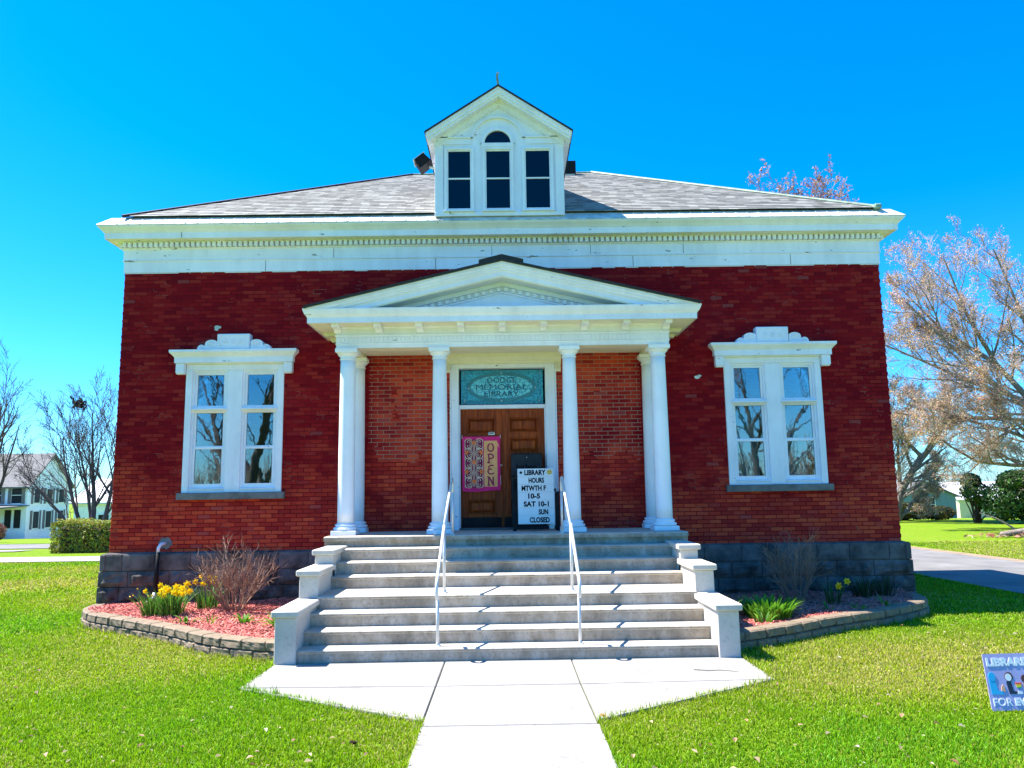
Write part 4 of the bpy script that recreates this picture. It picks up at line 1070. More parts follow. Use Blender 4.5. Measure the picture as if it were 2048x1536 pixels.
# ------------------------------------------------------------------ yard sign on the lawn
ys_ = thing('yard_sign', (4.45, -6.3, 0), 'purple yard sign about libraries stuck in the lawn at right edge', 'sign')
M['lilac'] = simple('sign_lilac', (.44, .39, .66), .5, .08, 3); M['cyan'] = simple('sign_cyan', (.02, .42, .75), .5, .05, 3); M['navy'] = simple('sign_navy', (.01, .02, .05), .5, .05, 3)
M['skin'] = simple('sign_tan', (.70, .38, .24), .5, .05, 3); M['brown'] = simple('sign_brown', (.09, .03, .025), .5, .05, 3)
SX0, SYY, SZB, SZT = 4.15, -6.36, .0, .42
TS = R(14)
def ysp(u, w, off=0.0):   # u across, w up the plate; the plate leans back and is turned a little
    w = w * 1.14; return (SX0 + u * .985 + w * .045, SYY + u * .03 + w * math.sin(TS) - off * math.cos(TS), SZB + w * math.cos(TS) + off * math.sin(TS))
def yplate(q, poly, o0, o1):
    n = len(poly); vs = [ysp(u, w, o1) for u, w in poly] + [ysp(u, w, o0) for u, w in poly]
    q.add(vs, [tuple(range(n)), tuple(range(2 * n - 1, n - 1, -1))] + [((i + 1) % n, i, n + i, n + (i + 1) % n) for i in range(n)]); q.fix = True
SH = .405; SWD = .66
q = MB(); yplate(q, [(0, 0), (SWD, 0), (SWD, SH), (0, SH)], 0, .006); plate = q.build('plate', M['lilac'], ys_)
def ytext(body, uc, wc, wide, tall, bold):
    a, fs, me = text_mesh(body, .1, bold, .003); bpy.data.meshes.remove(me)
    x = a[:, 0]; y = a[:, 1]; cx, cy = (x.max() + x.min()) / 2, (y.max() + y.min()) / 2
    X = (x - cx) * wide / (x.max() - x.min()); Y = (y - cy) * tall / (y.max() - y.min())
    q = MB(); q.add([ysp(uc + X[i], wc + Y[i], .0075 + a[i, 2]) for i in range(len(a))], fs); q.build('lettering', M['sign_white'], plate)
ytext('LIBRARIES', .245, .345, .44, .062, .005); ytext('FOR', .112, .060, .17, .055, .0005); ytext('EVERYONE', .43, .060, .42, .055, .006)
def blob(cx, cy, rx, ry, n=16): return [(cx + rx * math.cos(2 * math.pi * k / n), cy + ry * math.sin(2 * math.pi * k / n)) for k in range(n)]
def yshape(poly, mat, lay=1):
    q = MB(); yplate(q, poly, .006, .007 + .0012 * lay); q.build('figure', mat, plate)
yshape([(.025, .115), (.135, .115), (.135, .135), (.085, .14), (.075, .20), (.075, .235), (.020, .235), (.022, .17)], M['cyan']); yshape(blob(.05, .24, .032, .032), M['cyan'], 2)
yshape([(.115, .138), (.150, .132), (.148, .175), (.135, .185), (.12, .165)], M['skin'], 2)
yshape([(.185, .115), (.260, .115), (.262, .132), (.225, .136), (.215, .205), (.19, .215), (.172, .20)], M['navy']); yshape(blob(.203, .238, .038, .033), M['brown'], 1); yshape(blob(.198, .234, .028, .027), M['sign_white'], 2); yshape([(.255, .115), (.302, .115), (.302, .132), (.262, .135)], M['sign_white'], 2)
for k, c_ in enumerate(((.75, .08, .03), (.8, .35, .02), (.8, .65, .03), (.08, .40, .06), (.04, .15, .5))):
    mm = simple('rainbow_%d' % k, c_, .5, .03, 3); w0 = .030 - .004 * k if k < 3 else .024 - .007 * (k - 2)
    yshape([(.278 - w0, .195 - k * .010), (.278 + w0, .195 - k * .010), (.278 + w0 * .85, .185 - k * .010), (.278 - w0 * .85, .185 - k * .010)], mm, 2)
yshape([(.325, .115), (.395, .115), (.395, .132), (.352, .137), (.348, .19), (.318, .19)], M['skin']); yshape(blob(.338, .222, .027, .028), M['brown'], 2)
yshape([(.352, .115), (.40, .115), (.40, .135), (.36, .16), (.345, .165)], M['brown'], 2)
yshape([(.45, .115), (.52, .115), (.52, .135), (.485, .14), (.475, .2), (.445, .2)], M['navy']); yshape(blob(.462, .23, .028, .028), M['skin'], 2)
yshape([(.57, .115), (.63, .115), (.63, .135), (.60, .14), (.59, .2), (.565, .2)], M['sign_white']); yshape(blob(.58, .23, .028, .028), M['brown'], 2)
for u in (.12, .54): MB().tube([ysp(u, .2, -.004), ysp(u, -.06, -.004)], .004, 6).build('stake', M['steel'], ys_)

# ------------------------------------------------------------------ flower beds
def catmull(P, n=12):
    P = [Vector(p) for p in P]; out = []
    for i in range(len(P) - 1):
        p0 = P[max(i - 1, 0)]; p1 = P[i]; p2 = P[i + 1]; p3 = P[min(i + 2, len(P) - 1)]
        for k in range(n):
            t = k / n; out.append(.5 * ((2 * p1) + (-p0 + p2) * t + (2 * p0 - 5 * p1 + 4 * p2 - p3) * t * t + (-p0 + 3 * p1 - 3 * p2 + p3) * t ** 3))
    out.append(P[-1]); return out
CL = catmull([(-2.70, -3.86), (-3.3, -3.60), (-3.90, -3.20), (-4.60, -2.55), (-5.35, -1.98), (-6.05, -1.50), (-6.50, -1.05), (-6.72, -.60), (-6.75, -.28)])
CR = catmull([(2.70, -3.72), (3.15, -3.50), (3.78, -3.06), (4.45, -2.62), (5.10, -2.24), (5.75, -1.82), (6.25, -1.38), (6.55, -.92), (6.62, -.40)])
M['block'] = concrete('wall_block', (.215, .16, .105), .85, 7)
def arcpts(C, step):
    s = [0]; 
    for a, b in zip(C, C[1:]): s.append(s[-1] + (b - a).length)
    out = []; d = 0
    while d <= s[-1] + 1e-6:
        k = max(j for j in range(len(s)) if s[j] <= d + 1e-9); k = min(k, len(C) - 2); u = (d - s[k]) / (s[k + 1] - s[k]); out.append(C[k].lerp(C[k + 1], u)); d += step
    return out
def rough_block(p, q_, inn, z0, z1, mat, parent, rnd):
    """block between two outline points, rough split face outwards"""
    p = Vector((p.x, p.y)); q_ = Vector((q_.x, q_.y)); t = (q_ - p).normalized(); nrm = Vector((t.y, -t.x))
    if nrm.dot(p - inn) < 0: nrm = -nrm
    L = (q_ - p).length; D = .19; nu, nw = 5, 3; vs = []; fs = []
    sd = rnd.uniform(0, 90)
    us = [.004, .02] + [L * k / nu for k in range(1, nu)] + [L - .02, L - .004]; zs = [z0 + .002, z0 + .016, (z0 + z1) / 2 - .01, (z0 + z1) / 2 + .02, z1 - .018, z1 - .002]
    for z in zs:
        for i, u in enumerate(us):
            e = i in (0, len(us) - 1) or z in (zs[0], zs[-1])
            d = -.018 if e else .010 + .022 * noise3((u * 14 + sd, z * 14, 3), 1.0)
            c = p + t * u + nrm * d; vs.append((c.x, c.y, z))
    w = len(us)
    for j in range(len(zs) - 1):
        for i in range(w - 1): fs.append((j * w + i, j * w + i + 1, (j + 1) * w + i + 1, (j + 1) * w + i))
    b = MB(); b.add(vs, fs)
    bk = []
    for z in (zs[0], zs[-1]):
        for u, d in ((us[0], -.018), (us[-1], -.018), (us[-1] - .01, -D), (us[0] + .01, -D)): c = p + t * u + nrm * d; bk.append((c.x, c.y, z))
    b.add(bk, [(3, 2, 1, 0), (4, 5, 6, 7), (1, 2, 6, 5), (2, 3, 7, 6), (3, 0, 4, 7)]); b.fix = True
    return b.build('block', mat, parent)
def bed(C, label, sx, seed):
    rnd = random.Random(seed)
    t = thing('edging_wall', (C[len(C) // 2].x, C[len(C) // 2].y, 0), label, 'garden wall')
    inn = Vector((sx * 4.2, -.6))
    for lay, (z0, z1, off) in enumerate(((-.06, .095, .0), (.095, .215, .012))):
        pts = arcpts(C, .36)
        if lay: pts = [C[0]] + [ (a + b_) / 2 for a, b_ in zip(pts, pts[1:])] + [C[-1]]
        for a, b_ in zip(pts, pts[1:]):
            if (b_ - a).length < .08: continue
            z_ = rnd.uniform(-.004, .004)
            sl = .03 * max(0, 1 - abs(a.y + .4) / 1.0)
            rough_block(a, b_, inn, z0 + z_, z1 + z_, M['block'], t, rnd)
    return [(p.x, p.y) for p in C]
bl = bed(CL, 'curved grey block wall edging the left flower bed', -1, 5); brr = bed(CR, 'curved grey block wall edging the right flower bed', 1, 6)
def inpoly(px, py, poly):
    px = np.asarray(px); py = np.asarray(py); c = np.zeros(px.shape, bool); n = len(poly)
    for i in range(n):
        x0, y0 = poly[i]; x1, y1 = poly[(i + 1) % n]
        k = ((y0 > py) != (y1 > py)) & (px < (x1 - x0) * (py - y0) / ((y1 - y0) if y1 != y0 else 1e-9) + x0); c ^= k
    return c
bedL = bl + [(-6.75, .1), (-2.66, .1)]; bedR = brr + [(6.75, .1), (2.66, .1)]
def inset(C, sx):
    return [(p[0] + (sx * 4.2 - p[0]) * .04, p[1] + (-.4 - p[1]) * .05) for p in C]
M['mulch'] = simple('mulch_base', (.42, .12, .10), .95, .3, 14, bmp=.8, bscale=60)
nr = np.random.default_rng(4)
def mulchz(x, y): return .165 + .03 * np.sin(x * 3.1) * np.cos(y * 2.7) + .05 * np.clip((y + 2.5) / 2.5, 0, 1)
def mulch(poly, label_name):
    X, Y = np.meshgrid(np.linspace(min(p[0] for p in poly), max(p[0] for p in poly), 46), np.linspace(-4.0, .02, 46))
    V = []; F = []; idx = -np.ones(X.shape, int); ins = inpoly(X, Y, poly)
    for j in range(46):
        for i in range(46):
            if ins[j, i]: idx[j, i] = len(V); V.append((X[j, i], Y[j, i], float(mulchz(X[j, i], Y[j, i])) + nr.normal(0, .006)))
    for j in range(45):
        for i in range(45):
            q4 = (idx[j, i], idx[j, i + 1], idx[j + 1, i + 1], idx[j + 1, i])
            if min(q4) >= 0: F.append(q4)
    o = np_mesh('mulch', V, F, M['mulch'], kind='stuff')
    n = 16000; px = nr.uniform(X.min(), X.max(), n); py = nr.uniform(-4, 0, n); k = inpoly(px, py, poly); px, py = px[k], py[k]; n = len(px)
    ang = nr.uniform(0, 6.28, n); Lh = nr.uniform(.010, .030, n); Wh = nr.uniform(.004, .010, n); tl = nr.normal(0, .35, n); pz = mulchz(px, py) + nr.uniform(0, .012, n)
    ca, sa = np.cos(ang), np.sin(ang); Vc = np.zeros((n, 8, 3))
    for k, (u, w, h) in enumerate(((-1, -1, 0), (1, -1, 0), (1, 1, 0), (-1, 1, 0), (-1, -1, 1), (1, -1, 1), (1, 1, 1), (-1, 1, 1))):
        Vc[:, k, 0] = px + ca * u * Lh - sa * w * Wh; Vc[:, k, 1] = py + sa * u * Lh + ca * w * Wh; Vc[:, k, 2] = pz + u * Lh * tl + h * .006
    base = np.array([(4, 5, 6, 7), (0, 1, 5, 4), (1, 2, 6, 5), (2, 3, 7, 6), (3, 0, 4, 7)])
    Fc = (np.arange(n)[:, None, None] * 8 + base[None]).reshape(-1, 4)
    cl = np.array([.60, .19, .155])[None] * nr.uniform(.45, 1.35, (n, 1)) * np.array([1, 1, 1]) + nr.normal(0, .015, (n, 3))
    cl = np.repeat(np.clip(np.c_[cl, np.ones(n)], .02, 1), 8, 0)
    np_mesh('wood_chips', Vc.reshape(-1, 3), Fc, M['tint'], colors=cl, kind='stuff')
mulch(inset(bl, -1) + [(-6.62, -.05), (-2.68, -.05)], 'l'); mulch(inset(brr, 1) + [(6.5, -.05), (2.68, -.05)], 'r')

# ------------------------------------------------------------------ plants in the beds
class Tint:
    """tinted ribbons and quads collected for one mesh"""
    def __init__(s): s.V = []; s.F = []; s.C = []
    def quad(s, pts, c):
        n = len(s.V); s.V += [tuple(p) for p in pts]; s.C += [(*c, 1)] * len(pts); s.F.append((n, n + 1, n + 2, n + 3) if len(pts) == 4 else (n, n + 1, n + 2, n + 2))
    def ribbon(s, pts, wid, side, c, fold=0.0):
        n = len(s.V); side = Vector(side)
        for i, p in enumerate(pts):
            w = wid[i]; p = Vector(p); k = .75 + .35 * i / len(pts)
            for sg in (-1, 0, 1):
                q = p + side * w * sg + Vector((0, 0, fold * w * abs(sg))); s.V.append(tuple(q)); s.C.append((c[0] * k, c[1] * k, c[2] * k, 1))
        for i in range(len(pts) - 1):
            for j in range(2): a = n + i * 3 + j; s.F.append((a, a + 1, a + 4, a + 3))
    def build(s, name, mat, parent=None, kind=None):
        return np_mesh(name, s.V, s.F, mat, parent, colors=s.C, kind=kind)
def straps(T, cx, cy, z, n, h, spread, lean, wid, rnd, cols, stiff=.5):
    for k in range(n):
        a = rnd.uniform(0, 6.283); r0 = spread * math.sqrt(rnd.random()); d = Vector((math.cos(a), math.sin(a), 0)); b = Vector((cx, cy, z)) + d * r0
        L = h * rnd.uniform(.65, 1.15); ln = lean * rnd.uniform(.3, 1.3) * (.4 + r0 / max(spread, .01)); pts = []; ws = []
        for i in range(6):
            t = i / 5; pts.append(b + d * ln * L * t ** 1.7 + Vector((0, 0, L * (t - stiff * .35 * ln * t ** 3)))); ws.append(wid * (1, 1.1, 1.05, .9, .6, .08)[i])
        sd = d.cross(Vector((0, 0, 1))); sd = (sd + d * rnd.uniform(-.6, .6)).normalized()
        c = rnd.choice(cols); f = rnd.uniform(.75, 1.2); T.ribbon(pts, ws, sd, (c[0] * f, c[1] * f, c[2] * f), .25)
DG = [(.06, .18, .025), (.09, .25, .03), (.14, .32, .04)]
def flower(parent, base, top, face, rnd, size=.042, col_=(.92, .70, .01), bud=False):
    T = Tint(); base = Vector(base); top = Vector(top); face = Vector(face).normalized()
    mid = base.lerp(top, .55) + Vector((rnd.uniform(-.02, .02), 0, .03)); pts = [base, base.lerp(mid, .5), mid, top - Vector((0, 0, .0))]
    T.ribbon(pts, [.005] * 4, (1, 0, 0), (.12, .26, .04)); T.ribbon(pts, [.005] * 4, (0, 1, 0), (.12, .26, .04))
    st_ = T.build('flower', M['leaf'], parent)
    u = face.orthogonal().normalized(); w = face.cross(u); P = Tint()
    if bud:
        for k in range(5):
            a = k * 2 * math.pi / 5; d = u * math.cos(a) + w * math.sin(a); d2 = u * math.cos(a + 1.26) + w * math.sin(a + 1.26)
            P.quad([top, top + face * .03 + d * .012, top + face * .065, top + face * .03 + d2 * .012], (.80, .55, .06))
        P.build('petals', M['leaf'], st_); return
    for k in range(6):
        a = k * math.pi / 3 + rnd.uniform(-.1, .1); d = u * math.cos(a) + w * math.sin(a); s_ = face.cross(d)
        P.quad([top, top + d * size * .6 + s_ * size * .36 + face * .004, top + d * size * 1.15 + face * rnd.uniform(-.006, .012), top + d * size * .6 - s_ * size * .36 + face * .004], tuple(c * rnd.uniform(.85, 1.08) for c in col_))
    P.build('petals', M['leaf'], st_)
    Q = Tint(); n = 8
    for k in range(n):
        a, b_ = 2 * math.pi * k / n, 2 * math.pi * (k + 1) / n; r0, r1 = size * .26, size * .42
        f = lambda a, r, h: top + (u * math.cos(a) + w * math.sin(a)) * r + face * h
        Q.quad([f(a, r0, 0), f(b_, r0, 0), f(b_, r1, size * .8), f(a, r1, size * .8)], (.90, .56, .005))
    Q.build('trumpet', M['leaf'], st_)
def daff_clump(x, y, n, h, spread, fl, label, seed, cols=DG):
    rnd = random.Random(seed); z = float(mulchz(x, y)) - .01
    t = thing('daffodil_clump', (x, y, z), label, 'flowers', 'daffodil clumps in the flower beds')
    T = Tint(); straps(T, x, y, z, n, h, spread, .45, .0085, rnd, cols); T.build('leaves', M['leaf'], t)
    for (fx, fy, fz, bud) in fl:
        a = rnd.uniform(-.9, .9); flower(t, (x + (fx - x) * .4, y + (fy - y) * .4, z), (fx, fy, fz), (math.sin(a), -math.cos(a), rnd.uniform(-.15, .35)), rnd, rnd.uniform(.046, .056), bud=bud)
    return t
rf = random.Random(21)
daff_clump(-5.28, -1.35, 95, .36, .17, [(-5.62, -1.42, .47, True), (-5.52, -1.5, .49, True), (-5.55, -1.3, .56, True), (-5.38, -1.42, .54, False), (-5.30, -1.5, .48, True), (-5.22, -1.55, .50, True), (-5.24, -1.25, .60, False)], 'daffodil clump farthest left in the bed, mostly in bud', 1)
daff_clump(-4.98, -1.45, 140, .40, .18, [(-5.12 + .032 * k + rf.uniform(-.02, .02), -1.52 + rf.uniform(-.08, .08), .50 + .09 * ((k * 7) % 3) / 2 + rf.uniform(-.02, .02), False) for k in range(14)] + [(-4.82, -1.3, .62, False), (-4.86, -1.4, .57, False)], 'fullest yellow daffodil clump in the left bed, below the drain pipe', 2)
daff_clump(-4.62, -1.02, 60, .40, .16, [(-4.78, -1.1, .63, False), (-4.72, -1.0, .70, False), (-4.66, -1.1, .60, False), (-4.58, -1.05, .68, False), (-4.54, -1.0, .66, False), (-4.50, -1.1, .63, False)], 'yellow daffodil clump beside the bare shrub in the left bed', 3)
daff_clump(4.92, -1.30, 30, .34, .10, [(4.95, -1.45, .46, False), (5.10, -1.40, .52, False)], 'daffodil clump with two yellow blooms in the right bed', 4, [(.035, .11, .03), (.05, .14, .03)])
def leaf_clump(x, y, n, h, spread, lean, wid, label, seed, cols=DG):
    rnd = random.Random(seed); z = float(mulchz(x, y)) - .01
    t = thing('leaf_clump', (x, y, z), label, 'plant', 'leafy spring plants in the flower beds')
    T = Tint(); straps(T, x, y, z, n, h, spread, lean, wid, rnd, cols, .9); T.build('leaves', M['leaf'], t)
BG = [(.08, .25, .015), (.11, .31, .02), (.16, .36, .03)]
leaf_clump(-4.55, -1.95, 14, .14, .10, 1.2, .016, 'low fresh green leaves in front of the fullest daffodils', 11, BG)
leaf_clump(-4.12, -2.15, 6, .16, .06, .6, .009, 'thin green shoots between the daffodils and a small plant, left bed', 12, BG)
leaf_clump(-3.62, -2.30, 16, .17, .07, 1.1, .018, 'small star-shaped green plant in the left bed', 13, BG)
leaf_clump(-3.00, -2.55, 30, .26, .13, 1.1, .024, 'broad-leaved green plant beside the left bottom step pier', 14, BG)
leaf_clump(-2.95, -3.0, 4, .12, .04, .9, .012, 'tiny yellowish shoots at the foot of the left bottom pier', 15, [(.3, .3, .03)])
leaf_clump(3.62, -2.20, 230, .30, .33, .55, .021, 'largest bright green leaf clump, in the right bed', 16, BG)
leaf_clump(3.38, -2.75, 24, .20, .12, .7, .013, 'small green leaf tuft in front of the largest clump, right bed', 17, BG)
leaf_clump(2.98, -2.45, 26, .34, .10, .6, .013, 'dark shaded leaves beside the right bottom step pier', 18, [(.04, .10, .02), (.06, .13, .02)])  # shade of the bed put into these darker leaf greens
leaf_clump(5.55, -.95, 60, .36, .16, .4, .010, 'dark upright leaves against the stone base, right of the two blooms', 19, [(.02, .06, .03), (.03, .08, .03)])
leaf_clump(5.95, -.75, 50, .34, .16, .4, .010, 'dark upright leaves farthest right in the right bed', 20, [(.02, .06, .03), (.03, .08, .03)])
leaf_clump(4.55, -2.0, 7, .15, .05, .9, .012, 'small pale shoots in the middle of the right bed', 22, BG)
leaf_clump(5.05, -1.90, 10, .13, .09, 1.1, .012, 'spreading light green shoots in the right bed', 23, BG)
leaf_clump(5.55, -1.62, 8, .17, .08, 1.3, .012, 'arching pale shoots near the right end of the right bed', 24, BG)

# ------------------------------------------------------------------ bare wood: shrubs and trees
def perp(d, rnd):
    v = Vector((rnd.gauss(0, 1), rnd.gauss(0, 1), rnd.gauss(0, 1))); v -= d * v.dot(d); return v.normalized()
class Wood:
    def __init__(s, seed): s.b = []; s.r = random.Random(seed); s.tips = []
    def branch(s, p, d, L, r0, r1, wander, up, n, lev):
        p = Vector(p); d = Vector(d).normalized(); pts = [p.copy()]; rs_ = [r0]
        for i in range(n):
            d = (d + perp(d, s.r) * wander + Vector((0, 0, up))).normalized(); p = p + d * (L / n); pts.append(p.copy()); rs_.append(r0 + (r1 - r0) * (i + 1) / n)
        s.b.append((pts, rs_, lev)); return pts, rs_, d
    def grow(s, p, d, L, r, lev, spec):
        sp = spec[lev]; pts, rs_, dd = s.branch(p, d, L, r, r * sp.get('tip', .45), sp['wander'], sp['up'], sp['n'], lev)
        s.kids(pts, rs_, L, lev, spec)
    def kids(s, pts, rs_, L, lev, spec):
        if lev + 1 >= len(spec): s.tips.append((pts[-1], (pts[-1] - pts[-2]).normalized())); return
        sp = spec[lev]; k = sp['kids'] * s.r.uniform(.75, 1.25); k = int(k) + (1 if s.r.random() < k - int(k) else 0)
        for j in range(k):
            t = sp['from'] + (1 - sp['from']) * (j + s.r.random()) / max(k, 1); q = t * (len(pts) - 1); i = min(int(q), len(pts) - 2); u = q - i
            p = pts[i].lerp(pts[i + 1], u); d0 = (pts[i + 1] - pts[i]).normalized(); rr = rs_[i] + (rs_[i + 1] - rs_[i]) * u
            an = s.r.uniform(*sp['angle']); d = d0 * math.cos(an) + perp(d0, s.r) * math.sin(an)
            Lk = L * s.r.uniform(*sp['len']) * (1.15 - .5 * t); s.grow(p, d, Lk, max(rr * s.r.uniform(.45, .7), spec[lev + 1].get('rmin', .004)), lev + 1, spec)
    def mesh(s, levs, seg):
        b = MB()
        for pts, rs_, lev in s.b:
            if lev in levs: b.tube(pts, rs_, seg, cap=False)
        return b
def bark(name, c, c2): 
    m, nt, bs = new_mat(name); f = noise(nt, 7, 6, .65, stretch=(1, 1, .35))
    nt.links.new(ramp(nt, f, [(.3, c), (.7, c2)]), bs.inputs['Base Color']); bs.inputs['Roughness'].default_value = .9; bump(nt, bs, f, .6, .03); return m
M['bark'] = bark('dark_bark', (.045, .035, .032), (.12, .095, .085)); M['bark_grey'] = bark('grey_bark', (.13, .10, .085), (.30, .25, .21)); M['twig'] = bark('pale_twig', (.22, .15, .11), (.42, .32, .26)); M['shrub_twig'] = bark('shrub_twig', (.15, .08, .055), (.36, .23, .16))
def shrub(x, y, label, seed, h=1.0, n=22):
    w = Wood(seed); z = float(mulchz(x, y)) - .02
    spec = [dict(wander=.10, up=.05, n=6, kids=7, angle=(.4, .9), len=(.35, .6), tip=.5, **{'from': .3}), dict(wander=.16, up=.06, n=4, kids=3.2, angle=(.45, .9), len=(.4, .7), rmin=.0045, **{'from': .25}), dict(wander=.2, up=.05, n=3, kids=0, angle=(.4, .8), len=(.4, .7), rmin=.0035, **{'from': .3})]
    for k in range(n):
        a = 6.283 * k / n + w.r.uniform(-.3, .3); ln = w.r.uniform(.15, .95)
        w.grow((x + .10 * math.cos(a), y + .08 * math.sin(a), z), (math.cos(a) * ln, math.sin(a) * ln, 1), h * w.r.uniform(.6, 1.0), .009, 0, spec)
    t = thing('bare_shrub', (x, y, z), label, 'shrub', 'bare shrubs in the flower beds')
    w.mesh((0,), 5).build('stems', M['shrub_twig'], t); w.mesh((1, 2), 4).build('twigs', M['shrub_twig'], t)
shrub(-4.15, -1.15, 'bare twiggy shrub in the left flower bed', 31, .98, 30)
shrub(4.48, -.95, 'bare twiggy shrub in the shade of the right flower bed', 32, .95)

def tree(name, x, y, label, seed, spec, stems, mat, buds=None, group='leafless trees', extra=None, zoff=0, segs=(7, 3)):
    z = gzf(x, y) + zoff; w = Wood(seed)
    for (ox, oy, d, L, r) in stems: w.grow((x + ox, y + oy, z - .1), d, L, r, 0, spec)
    if extra: extra(w, z)
    t = thing(name, (x, y, z), label, 'tree', group)
    w.mesh((0, 1), segs[0]).build('trunk', mat[0], t, True); w.mesh(range(2, 9), segs[1]).build('crown', mat[1], t)
    if buds:
        T = Tint(); rnd = random.Random(seed + 1); n, size, cols, sc_ = buds
        for (p, d) in w.tips:
            for k in range(n):
                q = p - d * rnd.uniform(0, sc_) + Vector((rnd.gauss(0, .05), rnd.gauss(0, .05), rnd.gauss(0, .05))); u = perp(d, rnd) * size * rnd.uniform(.5, 1.3); v = (d + perp(d, rnd) * .8).normalized() * size * rnd.uniform(.5, 1.3)
                c = rnd.choice(cols); T.quad([q - u, q - v, q + u, q + v], tuple(a * rnd.uniform(.7, 1.2) for a in c))
        T.build('buds', M['leaf'], t)
    return t
F_ = 'from'
sp_up = [dict(wander=.07, up=.03, n=8, kids=8, angle=(.3, .7), len=(.40, .62), tip=.12, **{F_: .22}), dict(wander=.09, up=.08, n=6, kids=6, angle=(.35, .75), len=(.36, .6), tip=.2, **{F_: .12}),
         dict(wander=.11, up=.07, n=4, kids=4.6, angle=(.35, .8), len=(.36, .6), rmin=.016, tip=.4, **{F_: .1}), dict(wander=.13, up=.06, n=3, kids=3.2, angle=(.35, .75), len=(.42, .65), rmin=.011, **{F_: .1}), dict(wander=.15, up=.03, n=2, kids=0, angle=(.4, .8), len=(.4, .6), rmin=.0085, **{F_: .2})]
tL = tree('bare_tree', -23.3, 31, 'bare many-stemmed tree behind the clipped hedge, an old nest near its top', 41, sp_up, [(0, 0, (.02, 0, 1), 7.4, .17), (-.3, .1, (-.42, .1, 1), 7.0, .14), (.3, 0, (.30, -.1, 1), 7.2, .15), (-.1, .3, (-.15, .2, 1), 7.2, .12), (.1, -.3, (.62, .1, 1), 6.0, .11), (-.3, -.1, (-.85, -.1, 1), 5.8, .10)], (M['bark'], M['bark']))
nb = Tint(); rn_ = random.Random(5)
_cr = [o for o in tL.children if o.name.startswith('crown')][0]
nest_at = min((Vector(v.co) for v in _cr.data.vertices), key=lambda v: (v - Vector((-24.5, 31, 7.3))).length)
for k in range(160):
    a = Vector((rn_.gauss(0, .14), rn_.gauss(0, .14), rn_.gauss(0, .13))); u = Vector((rn_.gauss(0, .1), rn_.gauss(0, .1), rn_.gauss(0, .1))); v = Vector((rn_.gauss(0, .06), rn_.gauss(0, .06), rn_.gauss(0, .06)))
    c0_ = nest_at + a; nb.quad([c0_ - u, c0_ - v, c0_ + u, c0_ + v], (.03, .022, .018))
ns = nb.build('nest', M['tint']); tag(ns, 'dark twig nest high in the bare tree behind the hedge', 'nest')
tree('bare_tree', -30.7, 33, 'tall bare tree at the left edge in front of the white house', 43, sp_up, [(0, 0, (.05, 0, 1), 8.4, .26), (0, 0, (-.3, 0, 1), 6.6, .16)], (M['bark'], M['bark']))

sp_maple = [dict(wander=.08, up=.02, n=8, kids=11, angle=(.4, .95), len=(.34, .55), tip=.3, **{F_: .12}), dict(wander=.12, up=.03, n=6, kids=7, angle=(.4, .95), len=(.38, .6), tip=.3, **{F_: .1}),
            dict(wander=.15, up=.03, n=5, kids=6.5, angle=(.4, .95), len=(.4, .62), rmin=.012, **{F_: .1}), dict(wander=.16, up=.04, n=3, kids=6, angle=(.4, .9), len=(.5, .8), rmin=.008, **{F_: .1}), dict(wander=.16, up=.03, n=2, kids=0, angle=(.4, .8), len=(.4, .6), rmin=.0065, **{F_: .2})]
budc = [(.68, .42, .26), (.76, .55, .34), (.54, .24, .17), (.76, .62, .48), (.80, .50, .20)]
def limbs(lst):
    def f(w, z):
        for pts, r0 in lst:
            P = [Vector(p) for p in pts]; rs_ = [r0 * (1 - .82 * i / (len(P) - 1)) for i in range(len(P))]; w.b.append((P, rs_, 0)); L = sum((b - a).length for a, b in zip(P, P[1:])); w.kids(P, rs_, L * .8, 0, sp_maple)
    return f
# big maple beyond the drive: trunk just outside the picture, limbs reaching into it
tree('maple_tree', 24.3, 20, 'large budding maple at the right edge, long low limb reaching left', 51, sp_maple, [(0, 0, (-.05, 0, 1), 5.0, .42)], (M['bark_grey'], M['twig']), buds=(2, .028, budc, .5), group='budding trees beyond the driveway', extra=limbs([
    ([(24.2, 20, 2.2), (22.6, 19.6, 2.7), (21.2, 19.4, 2.75), (19.8, 19.3, 2.9), (18.6, 19.2, 3.6), (17.6, 19.1, 4.4)], .12),
    ([(24.1, 20, 3.6), (22.9, 20, 5.4), (21.6, 20.2, 7.2), (20.6, 20.3, 9.4), (19.8, 20.3, 12.0)], .17),
    ([(24.1, 20, 4.0), (22.0, 19.2, 5.2), (20.0, 18.8, 6.6), (18.2, 18.5, 8.2), (16.9, 18.4, 9.6)], .14),
    ([(24.2, 20, 4.6), (23.8, 20.4, 7.2), (23.2, 20.6, 9.6), (22.4, 20.8, 12.6)], .16),
    ([(24.3, 20, 3.2), (22.4, 20.8, 4.2), (20.4, 21.2, 4.9), (18.6, 21.6, 5.8)], .11), ([(24.2, 20, 2.6), (22.2, 18.6, 3.4), (20.4, 17.8, 4.6), (19.0, 17.4, 6.2)], .11), ([(22.9, 20, 5.4), (20.8, 20.6, 6.4), (18.6, 21, 7.6), (16.6, 21.2, 8.6)], .11), ([(23.5, 20, 4.6), (21.4, 21, 4.9), (19.2, 21.6, 5.0), (17.2, 22, 5.4)], .10), ([(21.6, 20.2, 7.2), (19.6, 20.6, 8.8), (18.0, 20.8, 10.8)], .10)]))
